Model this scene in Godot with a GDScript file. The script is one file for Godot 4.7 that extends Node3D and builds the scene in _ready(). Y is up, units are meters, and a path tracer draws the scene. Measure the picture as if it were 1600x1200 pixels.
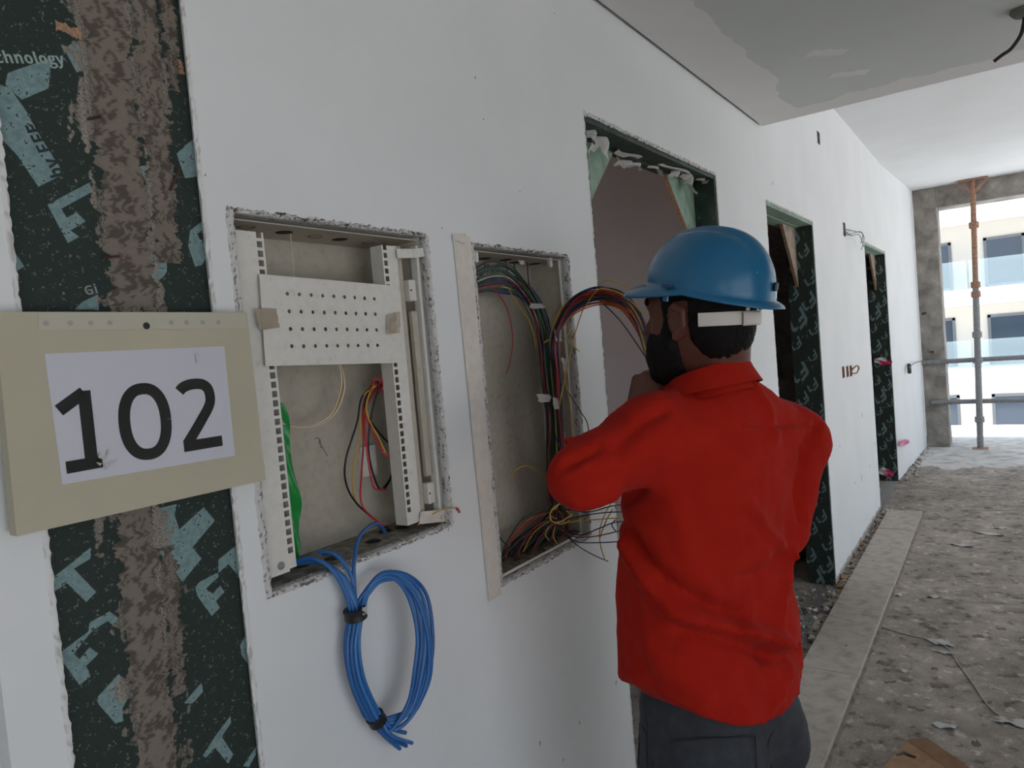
extends Node3D
# Corridor of a building under construction: recessed electrical boxes, a worker in a blue hard hat, unfinished doorways.
# y up, metres. The finished face of the corridor wall is the plane x = 0; the corridor runs towards -z.

const EYE := Vector3(0.9213, 1.62, 0.0)
const FOCAL := 1113.456
var turn: Basis
var M := {}
var taken := {}

func ray(u: float, v: float) -> Vector3:
	return turn * Vector3((u - 800.0) / FOCAL, -(v - 600.0) / FOCAL, -1.0)
func W(u: float, v: float, x := 0.0) -> Vector3:      # point on a plane parallel to the wall
	var d := ray(u, v)
	return EYE + d * ((x - EYE.x) / d.x)
func F(u: float, v: float, y := 0.0) -> Vector3:      # point on the floor
	var d := ray(u, v)
	return EYE + d * ((y - EYE.y) / d.y)
func Z(u: float, v: float, z: float) -> Vector3:      # point on a plane across the corridor
	var d := ray(u, v)
	return EYE + d * ((z - EYE.z) / d.z)
func D(u: float, v: float, depth: float) -> Vector3:  # point at a known distance
	return EYE + ray(u, v) * depth

func _ready() -> void:
	setup_camera_and_light()
	make_materials()
	build_structure()
	build_doorways()
	build_outside()
	build_cabinet_rack()
	build_cabinet_wires()
	build_sign()
	build_blue_coil()
	build_person()
	build_floor_things()
	build_small_things()

func setup_camera_and_light() -> void:
	var cam := Camera3D.new()
	cam.name = "camera"
	add_child(cam)
	cam.fov = rad_to_deg(2.0 * atan(600.0 / FOCAL))
	cam.position = EYE
	cam.rotation = Vector3(deg_to_rad(-2.60434), deg_to_rad(34.70844), deg_to_rad(-4.92242))
	cam.near = 0.02
	cam.far = 200.0
	turn = cam.basis
	var sky_mat := ProceduralSkyMaterial.new()
	sky_mat.sky_top_color = Color(0.80, 0.90, 1.0)
	sky_mat.sky_horizon_color = Color(0.97, 0.98, 1.0)
	sky_mat.ground_bottom_color = Color(0.55, 0.52, 0.49)
	sky_mat.ground_horizon_color = Color(0.75, 0.74, 0.72)
	sky_mat.sun_angle_max = 0.0
	sky_mat.energy_multiplier = 1.0
	var sky := Sky.new()
	sky.sky_material = sky_mat
	var env := Environment.new()
	env.background_mode = Environment.BG_SKY
	env.sky = sky
	env.background_energy_multiplier = 1.65
	env.tonemap_mode = Environment.TONE_MAPPER_LINEAR
	env.tonemap_exposure = 1.0
	env.sdfgi_enabled = true
	env.ssao_enabled = true
	env.ssil_enabled = true
	var we := WorldEnvironment.new()
	we.name = "environment"
	we.environment = env
	add_child(we)
	var sun := DirectionalLight3D.new()
	sun.name = "sun"
	sun.light_color = Color(1.0, 0.99, 0.985)
	sun.light_energy = 4.7
	sun.light_angular_distance = 2.0
	sun.shadow_enabled = true
	add_child(sun)
	sun.look_at_from_position(Vector3.ZERO, Vector3(-0.36, -0.92, -0.10), Vector3(0, 0, 1))

# ------------------------------------------------------------------ mesh building
class MB:
	var v := PackedVector3Array()
	var n := PackedVector3Array()
	var c := PackedColorArray()
	var uv := PackedVector2Array()
	var ix := PackedInt32Array()
	var col := Color.WHITE
	func p(at: Vector3, nn: Vector3, t := Vector2.ZERO) -> int:
		v.append(at); n.append(nn); c.append(col); uv.append(t)
		return v.size() - 1
	func tri(a: Vector3, b: Vector3, d: Vector3) -> void:
		var nn := (d - a).cross(b - a).normalized()
		var i := p(a, nn); p(b, nn); p(d, nn)
		ix.append_array(PackedInt32Array([i, i + 1, i + 2]))
	func quad(a: Vector3, b: Vector3, d: Vector3, e: Vector3, face := Vector3.ZERO, t := []) -> void:
		var nn := (d - a).cross(b - a).normalized()
		if face != Vector3.ZERO and nn.dot(face) < 0.0:
			var s := b; b = e; e = s
			nn = -nn
			if t.size() == 4:
				t = [t[0], t[3], t[2], t[1]]
		if t.size() != 4:
			t = [Vector2.ZERO, Vector2.ZERO, Vector2.ZERO, Vector2.ZERO]
		var i := p(a, nn, t[0]); p(b, nn, t[1]); p(d, nn, t[2]); p(e, nn, t[3])
		ix.append_array(PackedInt32Array([i, i + 1, i + 2, i, i + 2, i + 3]))
	func face(i: int, j: int, k: int) -> void:
		ix.append(i); ix.append(j); ix.append(k)
	func obox(xf: Transform3D, size: Vector3, bev := 0.0) -> void:
		var h := size * 0.5
		var b := minf(bev, minf(h.x, minf(h.y, h.z)) * 0.95)
		for ax in 3:
			for s in [-1.0, 1.0]:
				var u := (ax + 1) % 3
				var w := (ax + 2) % 3
				var q := []
				for k in [[-1.0, -1.0], [1.0, -1.0], [1.0, 1.0], [-1.0, 1.0]]:
					var o := Vector3.ZERO
					o[ax] = s * h[ax]; o[u] = k[0] * (h[u] - b); o[w] = k[1] * (h[w] - b)
					q.append(xf * o)
				var f := Vector3.ZERO
				f[ax] = s
				quad(q[0], q[1], q[2], q[3], xf.basis * f)
		if b <= 0.0:
			return
		for ax in 3:
			var u := (ax + 1) % 3
			var w := (ax + 2) % 3
			for su in [-1.0, 1.0]:
				for sw in [-1.0, 1.0]:
					var q := []
					for k in [[-1.0, 0], [1.0, 0], [1.0, 1], [-1.0, 1]]:
						var o := Vector3.ZERO
						o[ax] = k[0] * (h[ax] - b)
						if k[1] == 0:
							o[u] = su * h[u]; o[w] = sw * (h[w] - b)
						else:
							o[u] = su * (h[u] - b); o[w] = sw * h[w]
						q.append(xf * o)
					var f := Vector3.ZERO
					f[u] = su; f[w] = sw
					quad(q[0], q[1], q[2], q[3], xf.basis * f)
		for sx in [-1.0, 1.0]:
			for sy in [-1.0, 1.0]:
				for sz in [-1.0, 1.0]:
					var a := xf * Vector3(sx * h.x, sy * (h.y - b), sz * (h.z - b))
					var e := xf * Vector3(sx * (h.x - b), sy * h.y, sz * (h.z - b))
					var g := xf * Vector3(sx * (h.x - b), sy * (h.y - b), sz * h.z)
					if (g - a).cross(e - a).dot(xf.basis * Vector3(sx, sy, sz)) < 0.0:
						tri(a, g, e)
					else:
						tri(a, e, g)
	func box(lo: Vector3, hi: Vector3, bev := 0.0) -> void:
		obox(Transform3D(Basis(), (lo + hi) * 0.5), (hi - lo).abs(), bev)
	func bar(a: Vector3, b: Vector3, wide: float, thick: float, upv := Vector3.UP, bev := 0.0) -> void:
		var d := (b - a)
		var zz := d.normalized()
		var xx := upv.cross(zz)
		if xx.length() < 0.001:
			xx = Vector3.RIGHT.cross(zz)
		xx = xx.normalized()
		var yy := zz.cross(xx)
		obox(Transform3D(Basis(xx, yy, zz), (a + b) * 0.5), Vector3(wide, thick, d.length()), bev)
	func tube(pts: PackedVector3Array, r: float, sides := 7, radii := PackedFloat32Array()) -> void:
		var m := pts.size()
		if m < 2:
			return
		var t0 := (pts[1] - pts[0]).normalized()
		var side := t0.cross(Vector3.UP)
		if side.length() < 0.05:
			side = t0.cross(Vector3.RIGHT)
		side = side.normalized()
		var base := v.size()
		for i in m:
			var t := (pts[mini(i + 1, m - 1)] - pts[maxi(i - 1, 0)]).normalized()
			side = (side - t * side.dot(t)).normalized()
			var up := t.cross(side)
			var rr := r if radii.is_empty() else radii[i]
			for k in sides:
				var a := TAU * k / sides
				var nn := side * cos(a) + up * sin(a)
				p(pts[i] + nn * rr, nn)
		for i in m - 1:
			for k in sides:
				var a := base + i * sides + k
				var b := base + i * sides + (k + 1) % sides
				ix.append_array(PackedInt32Array([a, b, a + sides, b, b + sides, a + sides]))
		for e in [0, m - 1]:
			var nn := (pts[0] - pts[1]).normalized() if e == 0 else (pts[m - 1] - pts[m - 2]).normalized()
			var mid := p(pts[e], nn)
			for k in sides:
				p(v[base + e * sides + k], nn)
			for k in sides:
				face(mid, mid + 1 + k, mid + 1 + (k + 1) % sides)
	func cyl(a: Vector3, b: Vector3, r: float, sides := 14) -> void:
		tube(PackedVector3Array([a, b]), r, sides)
	func lathe(at: Vector3, axis: Vector3, prof: PackedVector2Array, sides := 20) -> void:   # x = radius, y = along the axis
		var zz := axis.normalized()
		var xx := zz.cross(Vector3.UP)
		if xx.length() < 0.05:
			xx = zz.cross(Vector3.RIGHT)
		xx = xx.normalized()
		var yy := zz.cross(xx)
		for j in prof.size() - 1:
			var d := prof[j + 1] - prof[j]
			var nr := d.y
			var na := -d.x
			for k in sides:
				var q := []
				var nrm := []
				for kk in [k, k + 1]:
					var a: float = TAU * kk / sides
					var rad := xx * cos(a) + yy * sin(a)
					q.append(at + rad * prof[j].x + zz * prof[j].y)
					q.append(at + rad * prof[j + 1].x + zz * prof[j + 1].y)
					nrm.append((rad * nr + zz * na).normalized())
				var i := p(q[0], nrm[0]); p(q[1], nrm[0]); p(q[3], nrm[1]); p(q[2], nrm[1])
				ix.append_array(PackedInt32Array([i, i + 1, i + 2, i, i + 2, i + 3]))
	func prism(poly: PackedVector3Array, off: Vector3) -> void:    # flat polygon, given thickness
		var o := poly[0]
		var nn := Vector3.ZERO
		for i in range(1, poly.size() - 1):
			nn += (poly[i] - o).cross(poly[i + 1] - o)
		nn = nn.normalized()
		var xx := (poly[1] - o).normalized()
		var yy := nn.cross(xx)
		var flat := PackedVector2Array()
		for q in poly:
			flat.append(Vector2((q - o).dot(xx), (q - o).dot(yy)))
		var t := Geometry2D.triangulate_polygon(flat)
		for i in range(0, t.size(), 3):
			for s in [0.0, 1.0]:
				var a: Vector3 = poly[t[i]] + off * s
				var b: Vector3 = poly[t[i + 1]] + off * s
				var d: Vector3 = poly[t[i + 2]] + off * s
				var outn := off * (1.0 if s > 0.5 else -1.0)
				if (d - a).cross(b - a).dot(outn) < 0.0:
					tri(a, d, b)
				else:
					tri(a, b, d)
		for i in poly.size():
			var a := poly[i]
			var b := poly[(i + 1) % poly.size()]
			quad(a, b, b + off, a + off)
	func grid(rows: int, cols: int, at: Callable, closed := false) -> void:     # smooth sheet; at(i, j) -> Vector3
		var base := v.size()
		for i in rows:
			for j in cols:
				p(at.call(i, j), Vector3.ZERO, Vector2(float(j) / maxf(cols - 1, 1), float(i) / maxf(rows - 1, 1)))
		var jm := cols if closed else cols - 1
		for i in rows - 1:
			for j in jm:
				var a := base + i * cols + j
				var b := base + i * cols + (j + 1) % cols
				ix.append_array(PackedInt32Array([a, b, b + cols, a, b + cols, a + cols]))
		normals(base)
	func normals(from := 0) -> void:
		for i in range(from, v.size()):
			n[i] = Vector3.ZERO
		for i in range(0, ix.size(), 3):
			var a := ix[i]
			if a < from:
				continue
			var fn := (v[ix[i + 2]] - v[a]).cross(v[ix[i + 1]] - v[a])
			n[a] += fn; n[ix[i + 1]] += fn; n[ix[i + 2]] += fn
		for i in range(from, v.size()):
			n[i] = n[i].normalized() if n[i].length() > 1e-12 else Vector3.UP
	func mesh() -> ArrayMesh:
		for i in range(0, ix.size(), 3):       # every triangle winds the way its normals point
			var i0 := ix[i]; var i1 := ix[i + 1]; var i2 := ix[i + 2]
			if (v[i2] - v[i0]).cross(v[i1] - v[i0]).dot(n[i0] + n[i1] + n[i2]) < 0.0:
				ix[i + 1] = i2; ix[i + 2] = i1
		var a := []
		a.resize(Mesh.ARRAY_MAX)
		a[Mesh.ARRAY_VERTEX] = v
		a[Mesh.ARRAY_NORMAL] = n
		a[Mesh.ARRAY_COLOR] = c
		a[Mesh.ARRAY_TEX_UV] = uv
		a[Mesh.ARRAY_INDEX] = ix
		var m := ArrayMesh.new()
		m.add_surface_from_arrays(Mesh.PRIMITIVE_TRIANGLES, a)
		return m

func numbered(called: String) -> String:
	if not taken.has(called):
		taken[called] = 0
		return called
	taken[called] += 1
	return "%s_%03d" % [called, taken[called]]

func obj(called: String, mb: MB, m: Material, parent: Node3D = null) -> MeshInstance3D:
	var o := MeshInstance3D.new()
	o.mesh = mb.mesh()
	o.material_override = m
	o.cast_shadow = GeometryInstance3D.SHADOW_CASTING_SETTING_ON
	if parent == null:
		o.name = numbered(called)
		add_child(o, true)
	else:
		o.name = called
		parent.add_child(o, true)
	return o

func thing(called: String, label: String, category: String, group := "") -> Node3D:
	var o := Node3D.new()
	o.name = numbered(called)
	add_child(o, true)
	return tag(o, label, category, group)

func tag(o: Node3D, label: String, category: String, group := "", kind := "") -> Node3D:
	o.set_meta("label", label)
	o.set_meta("category", category)
	if group != "":
		o.set_meta("group", group)
	if kind != "":
		o.set_meta("kind", kind)
	return o

func struct(called: String, mb: MB, m: Material, label: String, category: String) -> MeshInstance3D:
	var o := obj(called, mb, m)
	tag(o, label, category, "", "structure")
	return o

func curve(pts: Array, per := 6) -> PackedVector3Array:    # Catmull-Rom through the points
	var out := PackedVector3Array()
	var m := pts.size()
	for i in m - 1:
		var a: Vector3 = pts[maxi(i - 1, 0)]
		var b: Vector3 = pts[i]
		var d: Vector3 = pts[i + 1]
		var e: Vector3 = pts[mini(i + 2, m - 1)]
		for k in per:
			out.append(b.cubic_interpolate(d, a, e, float(k) / per))
	out.append(pts[m - 1])
	return out

func noise(sd: int, freq: float, octaves := 4) -> FastNoiseLite:
	var f := FastNoiseLite.new()
	f.seed = sd
	f.noise_type = FastNoiseLite.TYPE_SIMPLEX_SMOOTH
	f.frequency = freq
	f.fractal_octaves = octaves
	return f

# A crumbling strip of material between a and b: jagged outline, uneven relief, two colours in a grain.
func rough_strip(mb: MB, a: Vector3, b: Vector3, across: Vector3, out: Vector3, width: float, n: int, m: int, jag: float, thick: float, sd: int, c1: Color, c2: Color, share: float, grain := 1.0) -> void:
	var f := noise(sd, 1.0, 3)
	var L := (b - a).length()
	var base := mb.v.size()
	for i in n + 1:
		var t := float(i) / n
		var s := t * L
		var e0 := f.get_noise_2d(s * 45.0, 3.0) * jag + f.get_noise_2d(s * 190.0, 9.0) * jag * 0.5
		var e1 := f.get_noise_2d(s * 40.0, 33.0) * jag + f.get_noise_2d(s * 200.0, 39.0) * jag * 0.6
		for j in m + 1:
			var q := float(j) / m
			var y := lerpf(e0, width + e1, q)
			var lift := thick * (0.55 + 0.9 * f.get_noise_2d(s * 110.0 * grain, q * 4.0 / grain + 50.0))
			if j == 0 or j == m:
				lift = -0.001
			var g := 0.8 * f.get_noise_2d(s * 150.0 * grain, q * 5.0 / grain + 80.0) + 0.8 * f.get_noise_2d(s * 22.0, q * 2.0 + 120.0)
			mb.col = c2 if g > share else c1.lerp(c2, clampf((g - share + 0.25) * 1.2, 0.0, 0.3))
			mb.p(a.lerp(b, t) + across * y + out * lift, out)
	for i in n:
		for j in m:
			var k := base + i * (m + 1) + j
			mb.ix.append_array(PackedInt32Array([k, k + 1, k + m + 2, k, k + m + 2, k + m + 1]))
	mb.normals(base)
	mb.col = Color.WHITE
	for i in range(base, mb.v.size()):
		if mb.n[i].dot(out) < 0.0:
			mb.n[i] = -mb.n[i]

# ------------------------------------------------------------------ materials
func flat(c: Color, rough := 0.8, metal := 0.0, spec := 0.5) -> StandardMaterial3D:
	var m := StandardMaterial3D.new()
	m.albedo_color = c
	m.roughness = rough
	m.metallic = metal
	m.metallic_specular = spec
	m.cull_mode = BaseMaterial3D.CULL_DISABLED
	return m

func vcol(rough := 0.85) -> StandardMaterial3D:
	var m := flat(Color.WHITE, rough)
	m.vertex_color_use_as_albedo = true
	return m

func lin(r: int, g: int, b: int) -> Color:
	return Color8(r, g, b).srgb_to_linear()

# seamless noise turned into a colour texture: stops = [[level 0..1, Color], ...]
func noise_image(sd: int, freq: float, octaves: int, size: int, stops: Array, warp := 0.0) -> Image:
	var f := noise(sd, freq, octaves)
	if warp > 0.0:
		f.domain_warp_enabled = true
		f.domain_warp_amplitude = warp
		f.domain_warp_frequency = freq * 0.7
	var g := f.get_seamless_image(size, size, false, false, 0.12, true)
	g.convert(Image.FORMAT_L8)
	var src := g.get_data()
	var lut := PackedByteArray()
	lut.resize(768)
	for i in 256:
		var t := i / 255.0
		var cc: Color = stops[0][1]
		for k in range(1, stops.size()):
			var a: float = stops[k - 1][0]
			var b: float = stops[k][0]
			if t >= b:
				cc = stops[k][1]
			elif t > a:
				cc = (stops[k - 1][1] as Color).lerp(stops[k][1], (t - a) / (b - a))
				break
		lut[i * 3] = int(cc.r * 255.0); lut[i * 3 + 1] = int(cc.g * 255.0); lut[i * 3 + 2] = int(cc.b * 255.0)
	var dst := PackedByteArray()
	dst.resize(size * size * 3)
	var k := 0
	for i in src.size():
		var s := src[i] * 3
		dst[k] = lut[s]; dst[k + 1] = lut[s + 1]; dst[k + 2] = lut[s + 2]
		k += 3
	return Image.create_from_data(size, size, false, Image.FORMAT_RGB8, dst)

func noise_mat(sd: int, freq: float, octaves: int, stops: Array, scale: float, rough: float, relief := 0.0, relief_freq := 0.05, size := 512, warp := 0.0) -> StandardMaterial3D:
	var m := flat(Color.WHITE, rough)
	m.albedo_texture = ImageTexture.create_from_image(noise_image(sd, freq, octaves, size, stops, warp))
	m.uv1_triplanar = true
	m.uv1_world_triplanar = true
	m.uv1_scale = Vector3.ONE * scale
	if relief > 0.0:
		var f := noise(sd + 77, relief_freq, 4)
		var g := f.get_seamless_image(size, size, false, false, 0.12, true)
		g.convert(Image.FORMAT_RGB8)
		g.bump_map_to_normal_map(relief)
		m.normal_enabled = true
		m.normal_texture = ImageTexture.create_from_image(g)
	return m

# polygons filled into a one-channel image
func fill_poly(img: Image, pts: PackedVector2Array, value: float) -> void:
	var lo := pts[0].y
	var hi := pts[0].y
	for q in pts:
		lo = minf(lo, q.y); hi = maxf(hi, q.y)
	for y in range(maxi(int(lo), 0), mini(int(hi) + 1, img.get_height())):
		var xs := []
		var fy := y + 0.5
		for i in pts.size():
			var a := pts[i]
			var b := pts[(i + 1) % pts.size()]
			if (a.y <= fy) != (b.y <= fy):
				xs.append(a.x + (fy - a.y) / (b.y - a.y) * (b.x - a.x))
		xs.sort()
		for k in range(0, xs.size() - 1, 2):
			var x0 := maxi(int(round(xs[k])), 0)
			var x1 := mini(int(round(xs[k + 1])), img.get_width())
			if x1 > x0:
				img.fill_rect(Rect2i(x0, y, x1 - x0, 1), Color(value, value, value))

# Film-faced shuttering board: dark green film, printed light marks, scratches and stuck cement.
func film_image(w: int, h: int, marks: Array, sd: int, cement: Callable) -> Image:
	var mk := Image.create(w, h, false, Image.FORMAT_L8)
	for q in marks:
		fill_poly(mk, q, 1.0)
	var md := mk.get_data()
	var layers := []
	for s in [[0.012, 4], [0.06, 3], [0.2, 2]]:
		var g := noise(sd + layers.size() * 13, s[0], s[1]).get_image(w, h, false, false, true)
		g.convert(Image.FORMAT_L8)
		layers.append(g.get_data())
	var fs := noise(sd + 91, 0.02, 3)
	var gs := fs.get_image(w * 2, maxi(h / 10, 4), false, false, true)
	gs.convert(Image.FORMAT_L8)
	gs.resize(w, h, Image.INTERPOLATE_BILINEAR)
	var streak := gs.get_data()
	var A: PackedByteArray = layers[0]
	var B: PackedByteArray = layers[1]
	var E: PackedByteArray = layers[2]
	var out := PackedByteArray()
	out.resize(w * h * 3)
	var k := 0
	for y in h:
		for x in w:
			var i := y * w + x
			var a := A[i]
			var b := B[i]
			var e := E[i]
			var r := 27 + (e >> 5); var g := 41 + (e >> 5); var bl := 35 + (e >> 5)
			if md[i] > 128:
				var wear := (b - 128) / 6
				r = 118 + wear; g = 142 + wear; bl = 143 + wear
				if b > 190 and e > 120:
					r = 52; g = 66; bl = 60
			elif b > 178 and e > 158:
				r = 108; g = 112; bl = 104
			var ce: float = cement.call(x, y) + (a - 128) / 120.0 + (b - 128) / 260.0 + (streak[i] - 128) / 220.0
			if ce > 0.0:
				var s := (e - 128) / 4 + (streak[i] - 128) / 4
				var cr := 122 + s; var cg := 112 + s; var cb := 102 + s
				if e < 70 and b < 120:
					cr = 74; cg = 66; cb = 60
				var t := clampf(ce * 5.0, 0.0, 1.0) * 0.92
				r = int(lerpf(r, cr, t)); g = int(lerpf(g, cg, t)); bl = int(lerpf(bl, cb, t))
			out[k] = clampi(r, 0, 255); out[k + 1] = clampi(g, 0, 255); out[k + 2] = clampi(bl, 0, 255)
			k += 3
	return Image.create_from_data(w, h, false, Image.FORMAT_RGB8, out)

# Trodden concrete: coarse patches, darker scuffs, pale dust and grain.
func floor_material() -> StandardMaterial3D:
	var n := 1024
	var L := []
	for q in [[0.006, 4, 301], [0.022, 5, 302], [0.03, 5, 303], [0.17, 2, 304]]:
		var f := noise(q[2], q[0], q[1])
		f.domain_warp_enabled = true
		f.domain_warp_amplitude = 26.0
		f.domain_warp_frequency = 0.012
		var g := f.get_seamless_image(n, n, false, false, 0.12, true)
		g.convert(Image.FORMAT_L8)
		L.append(g.get_data())
	var A: PackedByteArray = L[0]
	var B: PackedByteArray = L[1]
	var C: PackedByteArray = L[2]
	var E: PackedByteArray = L[3]
	var out := PackedByteArray()
	out.resize(n * n * 3)
	var k := 0
	for i in n * n:
		var v := 152 + (A[i] - 128) / 5 + (E[i] - 128) / 7 + (B[i] - 128) / 8
		if B[i] < 84:
			v -= (84 - B[i]) * (E[i] + 60) / 260
		if C[i] > 164:
			v += (C[i] - 164) * (E[i] + 40) / 230
		v = clampi(v, 62, 214)
		out[k] = v; out[k + 1] = v * 93 / 100; out[k + 2] = v * 86 / 100
		k += 3
	var m := flat(Color.WHITE, 0.95)
	m.albedo_texture = ImageTexture.create_from_image(Image.create_from_data(n, n, false, Image.FORMAT_RGB8, out))
	m.uv1_triplanar = true
	m.uv1_world_triplanar = true
	m.uv1_scale = Vector3.ONE * 0.45
	return m

func f_mark(at: Vector2, size: float, ang: float) -> Array:
	var out := []
	for poly in [[[0, 0], [0.26, 0], [0.26, 0.42], [0.7, 0.42], [0.7, 0.64], [0.26, 0.64], [0.26, 0.78], [0.9, 0.78], [0.9, 1.0], [0.12, 1.0], [0, 0.88]], [[0.98, 0.78], [1.3, 0.78], [1.5, 0.6], [1.5, 0.0], [1.26, 0.0], [1.26, 0.5], [1.18, 0.62], [0.98, 0.62]]]:
		var pl := PackedVector2Array()
		for q in poly:
			pl.append(at + Vector2(q[0] - 0.6, 0.5 - q[1]).rotated(ang) * size)
		out.append(pl)
	return out

func make_materials() -> void:
	M.wall = noise_mat(3, 0.008, 4, [[0.0, Color8(221, 222, 221)], [0.5, Color8(225, 226, 225)], [1.0, Color8(229, 229, 229)]], 0.35, 0.75)
	M.ceiling_board = noise_mat(5, 0.01, 4, [[0.0, Color8(200, 204, 199)], [1.0, Color8(206, 209, 205)]], 0.5, 0.9)
	M.putty = noise_mat(6, 0.012, 4, [[0.0, Color8(221, 219, 216)], [1.0, Color8(226, 224, 221)]], 0.6, 0.85, 0.2, 0.04)
	M.concrete = noise_mat(8, 0.012, 5, [[0.0, Color8(112, 108, 102)], [0.45, Color8(146, 141, 134)], [0.75, Color8(160, 154, 146)], [1.0, Color8(188, 183, 175)]], 0.7, 0.95, 3.0, 0.05)
	M.floor = floor_material()
	M.room_wall = noise_mat(10, 0.01, 3, [[0.0, Color8(184, 171, 167)], [1.0, Color8(194, 181, 177)]], 0.4, 0.9)
	M.steel_cream = noise_mat(12, 0.05, 4, [[0.0, Color8(166, 158, 142)], [0.3, Color8(182, 174, 158)], [1.0, Color8(191, 184, 168)]], 1.6, 0.5)
	M.rail_white = noise_mat(13, 0.05, 4, [[0.0, Color8(200, 196, 186)], [0.25, Color8(216, 212, 203)], [1.0, Color8(222, 219, 211)]], 1.8, 0.45)
	M.black = flat(Color8(22, 22, 22), 0.7)
	M.hole_shade = flat(Color8(30, 34, 30), 0.8)  # discs drawn over open entry holes; the shade inside is in this colour
	M.rough = vcol(0.95)
	M.gusset_green = noise_mat(14, 0.02, 4, [[0.0, Color8(112, 140, 120)], [0.5, Color8(140, 165, 146)], [1.0, Color8(156, 176, 158)]], 1.4, 0.8)
	M.gusset_wood = noise_mat(15, 0.02, 4, [[0.0, Color8(120, 106, 92)], [0.5, Color8(156, 142, 126)], [1.0, Color8(176, 163, 148)]], 1.4, 0.85)
	M.wood_edge = noise_mat(16, 0.06, 4, [[0.0, Color8(112, 78, 56)], [0.5, Color8(158, 122, 96)], [1.0, Color8(178, 146, 118)]], 2.0, 0.85)
	M.paper = flat(Color8(190, 189, 184), 0.8)
	M.paper.backlight_enabled = true
	M.paper.backlight = Color(0.12, 0.12, 0.11)
	M.tape_mask = noise_mat(17, 0.03, 3, [[0.0, Color8(210, 201, 190)], [1.0, Color8(222, 214, 204)]], 2.0, 0.7, 1.0, 0.03)
	M.tape_brown = flat(Color8(172, 156, 136), 0.25)
	M.tape_brown.transparency = BaseMaterial3D.TRANSPARENCY_ALPHA
	M.tape_brown.albedo_color.a = 0.8
	M.tape_black = flat(Color8(26, 26, 28), 0.5)
	M.tile = noise_mat(18, 0.02, 5, [[0.0, Color8(150, 139, 128)], [0.4, Color8(172, 162, 150)], [1.0, Color8(186, 177, 166)]], 1.0, 0.8, 1.0, 0.04)
	M.rust = noise_mat(19, 0.03, 5, [[0.0, Color8(120, 84, 66)], [0.5, Color8(160, 122, 100)], [1.0, Color8(186, 154, 132)]], 2.0, 0.85)
	M.galv = noise_mat(20, 0.03, 5, [[0.0, Color8(110, 112, 114)], [0.6, Color8(140, 142, 144)], [1.0, Color8(158, 150, 142)]], 2.0, 0.6)
	M.cardboard = noise_mat(21, 0.02, 4, [[0.0, Color8(150, 116, 88)], [1.0, Color8(178, 144, 114)]], 1.5, 0.9)
	M.facade = flat(Color8(226, 219, 206), 0.9)
	M.slab_white = flat(Color8(246, 246, 246), 0.9)
	M.window_frame = flat(Color8(120, 124, 128), 0.5)
	M.pane = flat(Color8(70, 84, 98), 0.08, 0.0, 0.6)
	M.glass = flat(Color(0.80, 0.88, 0.90, 0.22), 0.05)
	M.glass.transparency = BaseMaterial3D.TRANSPARENCY_ALPHA
	M.dust = noise_mat(24, 0.02, 5, [[0.0, Color8(150, 143, 136)], [0.4, Color8(190, 184, 178)], [1.0, Color8(216, 211, 206)]], 0.5, 0.95, 0.8, 0.1, 512, 20.0)
	M.terrace = noise_mat(22, 0.01, 4, [[0.0, Color8(182, 183, 184)], [1.0, Color8(214, 215, 217)]], 0.6, 0.95)
	var gmarks := []
	var r := RandomNumberGenerator.new()
	r.seed = 4
	for gy in 5:
		for gx in 2:
			gmarks.append_array(f_mark(Vector2(80 + gx * 170 + (gy % 2) * 40 + r.randf_range(-20, 20), 90 + gy * 200 + gx * 95 + r.randf_range(-20, 20)), r.randf_range(70, 96) * (1.5 if (gx + gy) % 3 == 0 else 1.0), -0.62 + PI))
	var film := film_image(340, 1024, gmarks, 40, func(_x, _y): return -0.75)
	M.film = flat(Color.WHITE, 0.55)
	M.film.albedo_texture = ImageTexture.create_from_image(film)
	M.film_dark = noise_mat(23, 0.02, 4, [[0.0, Color8(26, 40, 32)], [0.6, Color8(38, 56, 46)], [0.85, Color8(60, 76, 66)], [1.0, Color8(130, 134, 124)]], 1.6, 0.55)

# ------------------------------------------------------------------ setting
const STRIP_Z0 := -0.605
const STRIP_Z1 := -0.357
const CAB1 := [-1.077, -0.640, 1.288, 1.860]     # z0, z1, y0, y1
const CAB2 := [-1.632, -1.220, 1.118, 1.853]
const DOOR1 := [-2.893, -1.787, 0.0, 2.257]
const DOOR2 := [-4.680, -3.625, 0.0, 2.247]
const DOOR3 := [-7.970, -6.670, 0.0, 2.280]

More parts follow.
